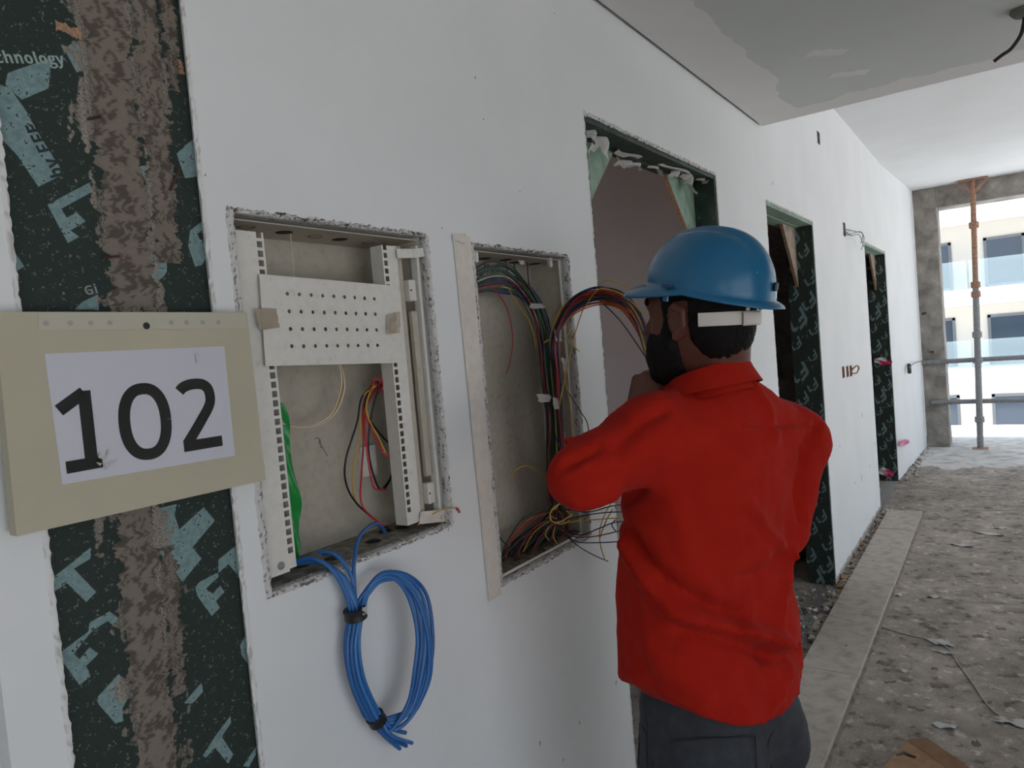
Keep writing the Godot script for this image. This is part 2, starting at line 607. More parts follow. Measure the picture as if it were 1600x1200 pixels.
func pierced_wall(mb: MB, x0: float, x1: float, z0: float, z1: float, y0: float, y1: float, holes: Array) -> void:
	var zs := [z0, z1]
	var ys := [y0, y1]
	for h in holes:
		for q in [h[0], h[1]]:
			if not zs.has(q): zs.append(q)
		for q in [h[2], h[3]]:
			if not ys.has(q): ys.append(q)
	zs.sort(); ys.sort()
	for i in zs.size() - 1:
		for j in ys.size() - 1:
			var zc: float = (zs[i] + zs[i + 1]) * 0.5
			var yc: float = (ys[j] + ys[j + 1]) * 0.5
			var inside := false
			for h in holes:
				if zc > h[0] and zc < h[1] and yc > h[2] and yc < h[3]:
					inside = true
			if inside:
				continue
			for x in [x0, x1]:
				mb.quad(Vector3(x, ys[j], zs[i]), Vector3(x, ys[j + 1], zs[i]), Vector3(x, ys[j + 1], zs[i + 1]), Vector3(x, ys[j], zs[i + 1]), Vector3.RIGHT if x == x1 else Vector3.LEFT)
	for h in holes + [[z0, z1, y0, y1]]:
		var s := -1.0 if h[0] == z0 and h[1] == z1 and h[3] == y1 else 1.0
		mb.quad(Vector3(x0, h[2], h[0]), Vector3(x1, h[2], h[0]), Vector3(x1, h[3], h[0]), Vector3(x0, h[3], h[0]), Vector3(0, 0, s))
		mb.quad(Vector3(x0, h[2], h[1]), Vector3(x1, h[2], h[1]), Vector3(x1, h[3], h[1]), Vector3(x0, h[3], h[1]), Vector3(0, 0, -s))
		mb.quad(Vector3(x0, h[3], h[0]), Vector3(x1, h[3], h[0]), Vector3(x1, h[3], h[1]), Vector3(x0, h[3], h[1]), Vector3(0, -s, 0))
		mb.quad(Vector3(x0, h[2], h[0]), Vector3(x1, h[2], h[0]), Vector3(x1, h[2], h[1]), Vector3(x0, h[2], h[1]), Vector3(0, s, 0))

func recesses() -> Array:      # small boxes let into the wall: three back boxes, a high slot, a wire outlet
	var out := []
	for q in [[1317.5, 581.5, 0.036, 0.04], [1323.8, 580.5, 0.036, 0.04], [1329.2, 579.5, 0.036, 0.04], [1278.5, 215.5, 0.035, 0.04], [1319.0, 358.5, 0.04, 0.05]]:
		var c := W(q[0], q[1], 0.0)
		out.append([c.z - q[2], c.z + q[2], c.y - q[3], c.y + q[3]])
	return out

func build_structure() -> void:
	var mb := MB.new()
	pierced_wall(mb, -0.12, 0.0, -12.0, -0.298, 0.0, 3.15, [[STRIP_Z0, STRIP_Z1, 0.0, 2.62], CAB1, CAB2, DOOR1, DOOR2, DOOR3] + recesses())
	var wall := struct("wall_left", mb, M.wall, "white plastered corridor wall with recessed boxes and doorways", "wall")
	# crumbled plaster round the openings
	var white := lin(206, 204, 200)
	var dark := lin(112, 103, 94)
	for h in [CAB1, CAB2]:
		var rs := 5 if h == CAB1 else 25
		for side in 4:
			var e := MB.new()
			var z0: float = h[0]; var z1: float = h[1]; var y0: float = h[2]; var y1: float = h[3]
			match side:
				0:   # top: underside and a broken lip
					rough_strip(e, Vector3(0.001, y1, z1), Vector3(0.001, y1, z0), Vector3.UP, Vector3.RIGHT, 0.006, 150, 3, 0.0045, 0.003, rs, white, lin(74, 66, 60), 0.12)
					rough_strip(e, Vector3(0.001, y1, z1), Vector3(0.001, y1, z0), Vector3.LEFT, Vector3.DOWN, 0.02, 170, 7, 0.0025, 0.0018, rs + 1, white, dark, 0.4)
					rough_strip(e, Vector3(0.0005, y1 + 0.001, z1), Vector3(0.0005, y1 - 0.016, z1), Vector3(0, 0, -1), Vector3.RIGHT, 0.004, 30, 3, 0.003, 0.003, rs + 9, white, dark, 0.3)
				1:   # bottom
					rough_strip(e, Vector3(0.001, y0, z1), Vector3(0.001, y0, z0), Vector3.DOWN, Vector3.RIGHT, 0.007, 150, 3, 0.005, 0.003, rs + 2, white, dark, 0.15)
					rough_strip(e, Vector3(0.001, y0, z1), Vector3(0.001, y0, z0), Vector3.LEFT, Vector3.UP, 0.022, 170, 7, 0.003, 0.0025, rs + 3, white, dark, 0.35)
				2:   # far jamb
					rough_strip(e, Vector3(0.001, y0, z0), Vector3(0.001, y1, z0), Vector3(0, 0, -1), Vector3.RIGHT, 0.007, 170, 3, 0.005, 0.003, rs + 4, white, lin(84, 76, 68), 0.42)
					rough_strip(e, Vector3(0.001, y0, z0), Vector3(0.001, y1, z0), Vector3.LEFT, Vector3(0, 0, 1), 0.02, 170, 5, 0.003, 0.002, rs + 5, white, dark, 0.4)
				3:   # near jamb: mortar bead
					rough_strip(e, Vector3(0.0005, y0 - 0.004, z1 + 0.002), Vector3(0.0005, y1 + 0.003, z1 + 0.002), Vector3(0, 0, -1), Vector3.RIGHT, 0.013, 190, 6, 0.003, 0.003, rs + 6, white, dark, 0.36)
			obj("plaster_edge", e, M.rough, wall)
	for h in [DOOR1, DOOR2, DOOR3]:
		var e := MB.new()
		rough_strip(e, Vector3(0.0005, h[3] - 0.004, h[1]), Vector3(0.0005, h[3] - 0.004, h[0]), Vector3.UP, Vector3.RIGHT, 0.012, 200, 3, 0.006, 0.003, int(h[0] * -10) + 60, white, lin(130, 128, 120), 0.3)
		rough_strip(e, Vector3(0.0005, 0, h[0] + 0.003), Vector3(0.0005, h[3], h[0] + 0.003), Vector3(0, 0, -1), Vector3.RIGHT, 0.008, 240, 2, 0.004, 0.002, int(h[0] * -10) + 61, lin(216, 216, 214), lin(150, 148, 140), 0.55)
		rough_strip(e, Vector3(0.0005, 0, h[1] - 0.004), Vector3(0.0005, h[3], h[1] - 0.004), Vector3(0, 0, 1), Vector3.RIGHT, 0.008, 240, 2, 0.005, 0.002, int(h[0] * -10) + 62, lin(216, 216, 214), lin(150, 148, 140), 0.5)
		obj("plaster_edge", e, M.rough, wall)
	# rough plaster along both sides of the shuttering board
	for zz in [[STRIP_Z0, -1.0], [STRIP_Z1, 1.0]]:
		var e := MB.new()
		rough_strip(e, Vector3(0.0008, 0.9, zz[0] - zz[1] * 0.004), Vector3(0.0008, 2.6, zz[0] - zz[1] * 0.004), Vector3(0, 0, zz[1]), Vector3.RIGHT, 0.007, 300, 2, 0.0025, 0.0022, 90 + int(zz[1]), lin(222, 221, 219), lin(186, 182, 176), 0.3)
		obj("plaster_edge", e, M.rough, wall)
	# cement splashes and grime at the foot of the wall
	for seg in [[-6.66, -4.69], [-3.62, -2.9]]:
		var e := MB.new()
		rough_strip(e, Vector3(0.0006, 0.0, seg[1]), Vector3(0.0006, 0.0, seg[0]), Vector3.UP, Vector3.RIGHT, 0.045, 180, 6, 0.03, 0.002, int(seg[0] * -7), lin(188, 184, 178), lin(146, 138, 128), -0.05)
		obj("cement_splash", e, M.rough, wall)
	mb = MB.new()
	mb.prism(PackedVector3Array([Vector3(0.0, 0, -7.99), Vector3(0.088, 0, -10.098), Vector3(0.0, 0, -10.098)]), Vector3(0, 3.149, 0))
	struct("wall_end", mb, M.wall, "white plastered last stretch of wall meeting the concrete column", "wall")
	# the wall before the corner, set back a little
	mb = MB.new()
	mb.box(Vector3(-0.2, 0, -0.298), Vector3(-0.03, 3.15, 3.6))
	struct("wall_corner", mb, M.wall, "white wall set back beside the shuttering board", "wall")
	# floor
	mb = MB.new()
	mb.box(Vector3(-3.6, -0.2, -10.7), Vector3(5.2, 0.0, 3.8))
	struct("floor", mb, M.floor, "dusty raw concrete floor of the corridor", "floor")
	mb = MB.new()
	mb.box(Vector3(-3.6, -0.2, -12.1), Vector3(5.2, -0.002, -10.7))
	struct("floor_terrace", mb, M.terrace, "pale dusty concrete terrace beyond the column", "floor")
	# drifts of pale plaster dust towards the open end
	for q in [[-8.75, 2.0, 5, 0.03]]:
		var e := MB.new()
		var wv := noise(q[2], 1.0, 4)
		var z0: float = q[0]
		var xs: float = q[3]
		var wd: float = q[1]
		e.grid(9, 241, func(i, jj):
			var x: float = xs + jj / 240.0 * (4.8 - xs)
			var edge: float = 0.55 * wv.get_noise_1d(x * 1.3) + 0.12 * wv.get_noise_1d(x * 9.0 + 50.0)
			var back: float = (0.25 * wv.get_noise_1d(x * 2.0 + 200.0)) if wd < 1.0 else 0.0
			var z: float = lerpf(z0 + edge, z0 - wd + edge * (0.8 if wd < 1.0 else 0.0) + back, i / 8.0)
			return Vector3(x, 0.0004 + 0.0022 * sin(PI * i / 8.0), z))
		obj("plaster_dust", e, M.dust, get_node("floor"))
	# lowered ceiling: boards, putty borders, shadow gap at the wall
	mb = MB.new()
	mb.box(Vector3(0.012, 2.6, -3.617), Vector3(2.6, 2.64, 3.6), 0.002)
	mb.box(Vector3(0.012, 2.64, -3.617), Vector3(2.6, 3.15, -3.577))
	var ceil := struct("ceiling", mb, M.ceiling_board, "lowered grey plasterboard ceiling with pale putty borders", "ceiling")
	for b in [[Vector3(0.014, 2.6, 3.5), Vector3(0.014, 2.6, -3.612), Vector3.RIGHT, 0.20], [Vector3(0.014, 2.6, -3.612), Vector3(2.58, 2.6, -3.612), Vector3(0, 0, 1), 0.16]]:
		var e := MB.new()
		var wv := noise(31 + int(b[3] * 100), 1.0, 4)
		var p0: Vector3 = b[0] + Vector3.DOWN * 0.0012
		var p1: Vector3 = b[1] + Vector3.DOWN * 0.0012
		var ac: Vector3 = b[2]
		var wd: float = b[3]
		e.grid(201, 2, func(i, jj): return p0.lerp(p1, i / 200.0) + ac * (wd * jj * (1.0 + 0.34 * wv.get_noise_1d(i * 0.07) + 0.05 * wv.get_noise_1d(i * 0.35 + 90.0))) + Vector3.UP * 0.0010 * jj)
		obj("putty_border", e, M.putty, ceil)
	var rr := RandomNumberGenerator.new()
	rr.seed = 12
	for s in [[1285, 88, 42, 0.25], [1322, 120, 20, 0.0]]:
		var d := ray(s[0], s[1])
		var at := EYE + d * ((2.5994 - EYE.y) / d.y)
		var e := MB.new()
		var dir := Vector3(cos(s[3]), 0, -sin(s[3]) - 0.6).normalized()
		rough_strip(e, at - dir * 0.07, at + dir * 0.07, dir.cross(Vector3.UP), Vector3.DOWN, 0.06, 24, 4, 0.02, 0.0004, rr.randi() % 900, Color.WHITE, Color.WHITE, 2.0)
		obj("putty_smear", e, M.putty, ceil)
	mb = MB.new()
	mb.box(Vector3(-0.2, 3.15, -10.62), Vector3(5.2, 3.4, 3.8))
	struct("ceiling_upper", mb, M.wall, "white upper ceiling slab of the corridor end", "ceiling")
	# column and beam framing the open end
	mb = MB.new()
	mb.box(Vector3(0.088, 0.0, -10.5), Vector3(0.335, 3.15, -10.1), 0.008)
	var col := struct("column", mb, M.concrete, "raw concrete column at the open corridor end", "column")
	for q in [[1440, 492], [1452, 552]]:
		var e := MB.new()
		var c := Z(q[0], q[1], -10.098)
		rough_strip(e, c, c + Vector3(0.05, 0, 0), Vector3.UP, Vector3(0, 0, 1), 0.03, 12, 3, 0.012, 0.004, q[0], lin(60, 54, 50), lin(96, 88, 80), 0.1)
		obj("broken_patch", e, M.rough, col)
	mb = MB.new()
	mb.box(Vector3(0.335, 2.9, -10.45), Vector3(5.2, 3.15, -10.1), 0.006)
	struct("beam", mb, M.concrete, "raw concrete beam over the open corridor end", "beam")
	# rest of the shell (behind and beside the camera): closed side wall with openings to the daylight
	mb = MB.new()
	pierced_wall(mb, 2.6, 2.8, -3.617, 3.8, 0.0, 3.15, [[-3.55, -2.75, 0.35, 2.4], [-1.1, 1.1, 0.35, 2.4], [1.5, 3.4, 0.35, 2.4]])
	struct("wall_right", mb, M.wall, "white corridor wall opposite, with window openings", "wall")
	mb = MB.new()
	mb.box(Vector3(-0.2, 0, 3.6), Vector3(2.8, 3.15, 3.8))
	struct("wall_back", mb, M.wall, "white wall closing the corridor", "wall")
	mb = MB.new()
	mb.box(Vector3(2.8, 0.0, -3.817), Vector3(5.2, 3.15, -3.617))
	struct("wall_return", mb, M.wall, "white return wall beside the open hall", "wall")
	mb = MB.new()
	mb.box(Vector3(5.0, 0.0, -10.5), Vector3(5.2, 3.15, -10.1), 0.006)
	struct("column", mb, M.concrete, "raw concrete corner column of the open hall", "column")
	mb = MB.new()
	mb.box(Vector3(5.0, 2.9, -10.1), Vector3(5.2, 3.15, -3.8), 0.006)
	struct("beam", mb, M.concrete, "raw concrete edge beam along the open hall side", "beam")
	build_shuttering_board()
	build_rooms()

func build_rooms() -> void:
	var mb := MB.new()
	# room behind the first doorway
	mb.box(Vector3(-1.75, 0, -4.9), Vector3(-1.6, 2.9, -0.2))
	struct("wall_room", mb, M.room_wall, "plain mauve-grey wall inside the first room", "wall")
	mb = MB.new()
	mb.box(Vector3(-1.6, 0, -3.5), Vector3(-0.12, 2.9, -3.4))
	struct("wall_room", mb, M.room_wall, "partition closing the first room", "wall")
	mb = MB.new()
	mb.box(Vector3(-1.6, 0, -0.3), Vector3(-0.12, 0.3, -0.2))
	mb.box(Vector3(-1.6, 2.7, -0.3), Vector3(-0.12, 2.9, -0.2))
	mb.box(Vector3(-0.3, 0.3, -0.3), Vector3(-0.12, 2.7, -0.2))
	struct("wall_room", mb, M.room_wall, "end wall of the first room with its window opening", "wall")
	mb = MB.new()
	mb.box(Vector3(-3.6, 2.9, -10.6), Vector3(-0.12, 3.1, -0.2))
	struct("ceiling_rooms", mb, M.room_wall, "plain ceiling over the rooms behind the wall", "ceiling")
	mb = MB.new()
	mb.box(Vector3(-3.6, 0, -10.6), Vector3(-3.45, 2.9, -4.9))
	mb.box(Vector3(-3.45, 0, -6.64), Vector3(-0.12, 2.9, -6.54))
	mb.box(Vector3(-3.6, 0, -5.0), Vector3(-1.75, 2.9, -4.9))
	mb.box(Vector3(-3.45, 0, -10.6), Vector3(-0.12, 2.9, -10.5))
	struct("wall_rooms", mb, M.concrete, "raw concrete walls of the rooms behind the far doorways", "wall")

func build_shuttering_board() -> void:
	# board coordinates: x to the far side (-z), y downwards, 1280 pixels a metre, top edge at y = 2.235
	var y_top := 2.235
	var to_px := func(u: float, v: float) -> Vector2:
		var q := W(u, v, -0.010)
		return Vector2((STRIP_Z1 - q.z) * 1280.0, (y_top - q.y) * 1280.0)
	var sets := [
		[0.0, 0.0, 2.5, [
			[30, 285, 200, 225, 190, 345, 85, 390, 20, 330],
			[0, 330, 40, 345, 100, 430, 150, 520, 250, 680, 150, 730, 70, 610, -10, 525],
			[255, 200, 270, 175, 330, 155, 335, 200, 310, 210, 345, 250, 300, 285],
			[395, 125, 440, 135, 462, 165, 480, 240, 440, 190],
			[185, 800, 350, 712, 362, 748, 240, 815, 260, 850, 300, 830, 335, 865, 275, 900, 310, 925, 265, 950],
			[735, 960, 742, 900, 792, 862, 805, 890, 770, 912, 780, 935, 806, 940, 808, 1000, 790, 1035, 762, 1042],
			[540, 650, 580, 645, 592, 690, 640, 660, 690, 680, 620, 712, 570, 712],
			[690, 600, 762, 535, 768, 690, 722, 696],
			[550, 1050, 652, 978, 652, 1060, 640, 1080, 565, 1132],
			[320, 1180, 382, 1150, 388, 1210, 290, 1210],
			[550, 1130, 605, 1210, 560, 1210],
			[55, 980, 95, 1040, 65, 1060]]],
		[0.0, 780.0, 2.858, [
			[670, 50, 790, 20, 780, 70, 800, 135, 910, 35, 960, 95, 860, 215, 900, 265, 815, 370, 665, 180, 700, 120],
			[872, 395, 890, 370, 972, 328, 978, 345, 920, 400, 950, 422, 985, 385, 1002, 415, 965, 455, 982, 485, 945, 522, 880, 430],
			[975, 270, 1068, 195, 1078, 280, 1070, 350, 1020, 290, 975, 330],
			[235, 350, 300, 300, 405, 215, 405, 265, 330, 310, 430, 415, 385, 460, 300, 375, 240, 415],
			[275, 680, 395, 590, 400, 550, 490, 500, 528, 530, 520, 572, 480, 545, 410, 590, 330, 690, 355, 715, 400, 660, 440, 690, 385, 745, 405, 790, 355, 830, 275, 720],
			[430, 890, 530, 780, 548, 800, 520, 850, 575, 880, 545, 940, 552, 990, 515, 1002, 440, 915],
			[1072, 650, 1112, 585, 1140, 780, 1080, 700],
			[820, 912, 900, 818, 907, 860, 860, 912],
			[905, 1145, 960, 1060, 1030, 965, 1032, 1000, 990, 1060, 1042, 1140, 1020, 1182, 960, 1110, 920, 1155],
			[1085, 1192, 1147, 1098, 1142, 1142, 1112, 1195]]]]
	var marks := []
	for s in sets:
		for poly in s[3]:
			var pl := PackedVector2Array()
			for i in range(0, poly.size(), 2):
				pl.append(to_px.call(s[0] + poly[i] / s[2], s[1] + poly[i + 1] / s[2]))
			marks.append(pl)
	# cement stuck on the middle of the board, wandering with the height
	var cement := func(x: int, y: int) -> float:
		var v := y / 1640.0
		var mid := 182.0
		var half := 46.0
		var more := 0.0
		if v < 0.34:
			mid = 200.0
			half = 64.0
			more = 0.1
		elif v > 0.58:
			mid = 138.0
			half = 48.0
		return clampf((half - absf(x - mid)) / 34.0, -1.25, 0.5) + more
	var img := film_image(320, 1640, marks, 50, cement)
	var m := flat(Color.WHITE, 0.75)
	m.albedo_texture = ImageTexture.create_from_image(img)
	var mb := MB.new()
	var h := 1640.0 / 1280.0
	var top_uv := -(2.62 - y_top) / h
	var low_uv := (y_top - 0.0) / h
	var wu := (STRIP_Z1 - STRIP_Z0) * 1280.0 / 320.0
	mb.quad(Vector3(-0.010, 2.62, STRIP_Z1), Vector3(-0.010, 2.62, STRIP_Z0), Vector3(-0.010, 0, STRIP_Z0), Vector3(-0.010, 0, STRIP_Z1), Vector3.RIGHT, [Vector2(0, top_uv), Vector2(wu, top_uv), Vector2(wu, low_uv), Vector2(0, low_uv)])
	mb.box(Vector3(-0.03, 0, STRIP_Z0), Vector3(-0.0105, 2.62, STRIP_Z1))
	var o := thing("shuttering_board", "tall dark green film-faced shuttering board smeared with cement beside the first box", "board")
	obj("sheet", mb, m, o)
	# cement ridges standing proud of the film
	for s in [[-0.468, 1.72, 2.26, 0.058, 70], [-0.532, 1.78, 2.2, 0.036, 73], [-0.436, 1.0, 1.47, 0.05, 75], [-0.49, 1.2, 1.4, 0.02, 78], [-0.575, 2.02, 2.26, 0.02, 79]]:
		var e := MB.new()
		rough_strip(e, Vector3(-0.0098, s[1], s[0]), Vector3(-0.0098, s[2], s[0] - 0.004), Vector3(0, 0, -1), Vector3.RIGHT, s[3], 260, 14, 0.010, 0.003, s[4], lin(126, 116, 106), lin(86, 78, 70), 0.12, 0.4)
		obj("cement_crust", e, M.rough, o)
	for s in [[128, 34, 36, 16, 96], [128, 132, 0, 0, 0]]:
		if s[4] == 0:
			continue
		var e := MB.new()
		var a := W(85, 28, -0.0095)
		var b := W(125, 44, -0.0095)
		rough_strip(e, a, b, Vector3.DOWN, Vector3.RIGHT, 0.016, 26, 4, 0.005, 0.002, s[4], lin(176, 140, 112), lin(150, 118, 92), 0.2)
		obj("glue_patch", e, M.rough, o)
	var e2 := MB.new()
	rough_strip(e2, W(285, 95, -0.0095), W(290, 118, -0.0095), Vector3(0, 0, 1), Vector3.RIGHT, 0.012, 20, 3, 0.005, 0.002, 97, lin(166, 132, 104), lin(140, 110, 86), 0.2)
	obj("glue_patch", e2, M.rough, o)
	for q in [[136, 186, 158, 182], [266, 298, 281, 262], [160, 403, 187, 400]]:
		var e := MB.new()
		e.tube(PackedVector3Array([W(q[0], q[1], -0.008), W(q[2], q[3], 0.002)]), 0.0018, 6)
		obj("nail", e, flat(Color8(70, 44, 38), 0.8), o)
	# printed words
	for t in [["chnology", 47, 91, 0.0135, -14.0, Color8(150, 166, 162)], ["by FFE", 71, 236, 0.016, -112.0, Color8(34, 44, 42)], ["nology", 247, 392, 0.010, -32.0, Color8(120, 134, 130)], ["Gi", 142, 453, 0.012, -12.0, Color8(128, 140, 134)]]:
		lettering(t[0], W(t[1], t[2], -0.0094), t[3], t[4], t[5], o)

func lettering(txt: String, at: Vector3, size: float, deg: float, c: Color, parent: Node3D) -> void:
	var tm := TextMesh.new()
	var f := SystemFont.new()
	f.font_names = PackedStringArray(["Droid Sans"])
	f.font_weight = 700
	tm.font = f
	tm.text = txt
	tm.font_size = 32
	tm.pixel_size = size / 24.0
	tm.depth = 0.0004
	var o := MeshInstance3D.new()
	o.name = "printed_word"
	o.mesh = tm
	o.material_override = flat(c, 0.7)
	parent.add_child(o, true)
	o.basis = Basis(Vector3.UP, PI / 2) * Basis(Vector3(0, 0, 1), -deg_to_rad(deg))
	o.position = at

func build_doorways() -> void:
	# [opening, depth of the lining, gusset depth, gusset material]
	var spec := [[DOOR1, 0.2, -0.09, M.gusset_green, "first doorway, beside the wire box"], [DOOR2, 0.2, -0.1, M.gusset_wood, "dark doorway behind the worker"], [DOOR3, 0.2, -0.09, M.gusset_wood, "far doorway near the concrete column"]]
	for k in 3:
		var h: Array = spec[k][0]
		var o := thing("door_%d" % (k + 1), "green shuttering board lining of the %s" % spec[k][4], "doorway")
		o.set_meta("kind", "structure")
		var zf: float = h[0]; var zn: float = h[1]; var top: float = h[3]
		var deep: float = -0.118 if k == 0 else -0.165
		# far jamb board with its printed film
		var jb := MB.new()
		jb.box(Vector3(deep, 0.0, zf), Vector3(-0.004, top - 0.018, zf + 0.016), 0.001)
		obj("jamb_board", jb, M.film_dark, o)
		if k > 0:
			var pr := MB.new()
			pr.quad(Vector3(-0.006, 0.002, zf + 0.0168), Vector3(-0.006, top - 0.02, zf + 0.0168), Vector3(deep + 0.002, top - 0.02, zf + 0.0168), Vector3(deep + 0.002, 0.002, zf + 0.0168), Vector3(0, 0, 1), [Vector2(1.0, 2.7), Vector2(1.0, 0), Vector2(0, 0), Vector2(0, 2.7)])
			obj("printed_film", pr, M.film, o)
		jb = MB.new()
		jb.box(Vector3(deep, 0.0, zn - 0.016), Vector3(-0.004, top - 0.018, zn), 0.001)
		obj("jamb_board", jb, M.film_dark, o)
		# head boards: two planks side by side
		for s in [[-0.08, -0.004], [deep, -0.083]]:
			var hb := MB.new()
			hb.box(Vector3(s[0], top - 0.018 - (0.004 if s[0] < -0.1 else 0.0), zf), Vector3(s[1], top - 0.001, zn), 0.001)
			obj("head_board", hb, M.film_dark if k == 0 else M.gusset_green, o)
		# corner gussets: triangular plates
		var gx: float = spec[k][2]
		var reach: float = [0.3, 0.30, 0.29][k]
		var drop: float = [0.3, 0.36, 0.34][k]
		for s in [[zn - 0.016, -1.0], [zf + 0.017, 1.0]]:
			var gz: float = s[0]
			var sg: float = s[1]
			var rch := reach
			var drp := drop
			if k == 0 and sg < 0.0:
				rch = 0.343; drp = 0.33
			elif k == 0:
				rch = 0.285; drp = 0.29
			var g := MB.new()
			var a := Vector3(gx, top - 0.022, gz)
			g.prism(PackedVector3Array([a, a + Vector3(0, 0, sg * rch), a + Vector3(0, -drp, sg * 0.006)]), Vector3(-0.018, 0, 0))
			var gus := obj("gusset", g, spec[k][3], o)
			var ed := MB.new()
			var p1 := a + Vector3(-0.009, 0, sg * (rch + 0.002))
			var p2 := a + Vector3(-0.009, -drp, sg * 0.008)
			ed.bar(p1, p2, 0.017, 0.004, Vector3(0, 1, sg).normalized())
			obj("raw_edge", ed, M.wood_edge, gus)
	# torn paper hanging from the first doorway's head
	var r := RandomNumberGenerator.new()
	r.seed = 8
	var first := get_node("door_1")
	for q in [[-1.88, -0.03, 0.05, 0.05], [-1.96, -0.04, 0.11, 0.08], [-2.02, -0.10, 0.05, 0.03], [-2.12, -0.108, 0.10, 0.035], [-2.25, -0.108, 0.14, 0.04], [-2.34, -0.1, 0.1, 0.03], [-2.48, -0.08, 0.16, 0.045], [-2.58, -0.05, 0.06, 0.05], [-2.66, -0.04, 0.1, 0.03], [-2.74, -0.05, 0.04, 0.09], [-2.2, -0.06, 0.22, 0.015], [-2.55, -0.03, 0.3, 0.012], [-2.82, -0.03, 0.08, 0.02]]:
		var sc := MB.new()
		var n := 7
		var jl := []
		for i in n:
			jl.append(r.randf_range(0.45, 1.15))
		var ph := r.randf_range(0, 6)
		sc.grid(5, n, func(i, j): return Vector3(q[1] - 0.012 * sin(i * 1.3 + ph) * i / 3.0 + 0.012 * sin(j * 0.9 + ph), 2.236 - 0.7 * q[3] * jl[j] * i / 4.0, q[0] - 0.75 * q[2] * (j / 6.0 - 0.5) * (1.0 - 0.12 * i * sin(ph))))
		obj("torn_paper", sc, M.paper, first)

func build_outside() -> void:
	# ground of the yard and the block opposite
	var mb := MB.new()
	mb.box(Vector3(-40, -4.3, -60), Vector3(60, -4.2, -11.5))
	struct("ground", mb, flat(Color8(182, 183, 184), 0.95), "pale yard ground between the two buildings", "ground")
	mb = MB.new()
	mb.box(Vector3(5.2, -0.25, -12.1), Vector3(16, -0.05, 8.0))  # unseen deck, added to bounce sunlight up through the side openings
	mb.box(Vector3(2.8, -0.25, -3.617), Vector3(5.2, -0.05, 8.0))
	struct("floor_bounce_deck", mb, M.terrace, "added unseen pale deck bouncing sunlight into the corridor", "floor")
	var b := thing("apartment_building", "cream apartment block with white balcony slabs seen through the open end", "building")
	var zf := -31.0     # front of the balcony slabs
	var zw := -32.3     # facade
	mb = MB.new()
	mb.box(Vector3(-22, -4.2, zw - 6.0), Vector3(30, 8.6, zw))
	obj("facade", mb, M.facade, b)
	var tops := []
	for q in [[1463.0, 325.0, 352.0], [1463.0, 457.0, 482.0], [1465.0, 579.0, 601.0]]:
		var t := Z(q[0], q[1], zf).y
		var l := Z(q[0], q[2], zf).y
		tops.append(t)
		mb = MB.new()
		mb.box(Vector3(-22, l, zw), Vector3(30, t, zf), 0.02)
		obj("balcony_slab", mb, M.slab_white, b)
	mb = MB.new()
	mb.box(Vector3(-22, 8.3, zw - 6), Vector3(30, 9.0, zf + 0.1), 0.02)
	obj("roof_slab", mb, M.slab_white, b)
	# glass balustrades
	for i in [1, 2]:
		var x := -20.0
		while x < 28.0:
			var gl := MB.new()
			gl.box(Vector3(x, tops[i], zf - 0.1), Vector3(x + 1.94, tops[i] + 1.05, zf - 0.085))
			obj("glass_panel", gl, M.glass, b)
			x += 2.0
	# windows of the three storeys: frame, panes
	var ax := Z(1462, 420, zw).x; var bx2 := Z(1488, 420, zw).x; var cx := Z(1538, 410, zw).x
	for i in 3:
		var sill: float = [tops[1] + 0.05, tops[2] + 0.05, tops[2] - 2.9][i]
		var head: float = Z(1545, [371.0, 492.0, 616.0][i], zw).y
		for w in [[ax, bx2, 1], [cx, cx + 3.6, 3], [cx + 5.6, cx + 6.6, 1], [cx + 8.5, cx + 12.0, 3], [ax - 5.5, ax - 2.2, 3], [ax - 9.2, ax - 7.9, 1]]:
			var wx0: float = w[0]; var wx1: float = w[1]
			var fr := MB.new()
			var z1 := zw + 0.05
			fr.box(Vector3(wx0, head - 0.1, zw), Vector3(wx1, head, z1)); fr.box(Vector3(wx0, sill, zw), Vector3(wx1, sill + 0.1, z1))
			var cnt: int = w[2]
			for j in cnt + 1:
				var xx := lerpf(wx0 + 0.05, wx1 - 0.05, float(j) / cnt)
				fr.box(Vector3(xx - 0.05, sill, zw), Vector3(xx + 0.05, head, z1))
			var wn := obj("window", fr, M.window_frame, b)
			for j in cnt:
				var pn := MB.new()
				var xa := lerpf(wx0 + 0.05, wx1 - 0.05, float(j) / cnt) + 0.05
				var xb := lerpf(wx0 + 0.05, wx1 - 0.05, float(j + 1) / cnt) - 0.05
				pn.box(Vector3(xa, sill + 0.1, zw - 0.02), Vector3(xb, head - 0.1, zw + 0.015))
				obj("pane", pn, M.pane, wn)
	# steel prop with couplers, plates and pin
	var p := thing("steel_prop", "rusty telescopic steel prop standing before the concrete beam", "prop")
	var bx := Z(1532, 700, -9.98).x
	var tx := Z(1520, 290, -9.98).x
	var lo := Vector3(bx, 0.0, -9.98)
	var hi := Vector3(tx, 3.15, -9.98)
	var at := func(y: float) -> Vector3: return lo.lerp(hi, y / 3.15)
	mb = MB.new(); mb.cyl(at.call(0.012), at.call(1.9), 0.034, 18); obj("outer_tube", mb, M.galv, p)
	mb = MB.new(); mb.cyl(at.call(1.9), at.call(3.13), 0.028, 18); obj("inner_tube", mb, M.rust, p)
	for y in [0.35, 1.05, 1.35, 1.82, 1.93, 2.62]:
		mb = MB.new()
		mb.lathe(at.call(y), Vector3.UP, PackedVector2Array([Vector2(0.03, -0.04), Vector2(0.05, -0.03), Vector2(0.05, 0.03), Vector2(0.03, 0.04)]), 14)
		obj("collar", mb, M.rust if y > 1.8 else M.galv, p)
	mb = MB.new(); mb.box(at.call(0.0) - Vector3(0.08, 0, 0.08), at.call(0.0) + Vector3(0.08, 0.012, 0.08), 0.002); obj("base_plate", mb, M.rust, p)
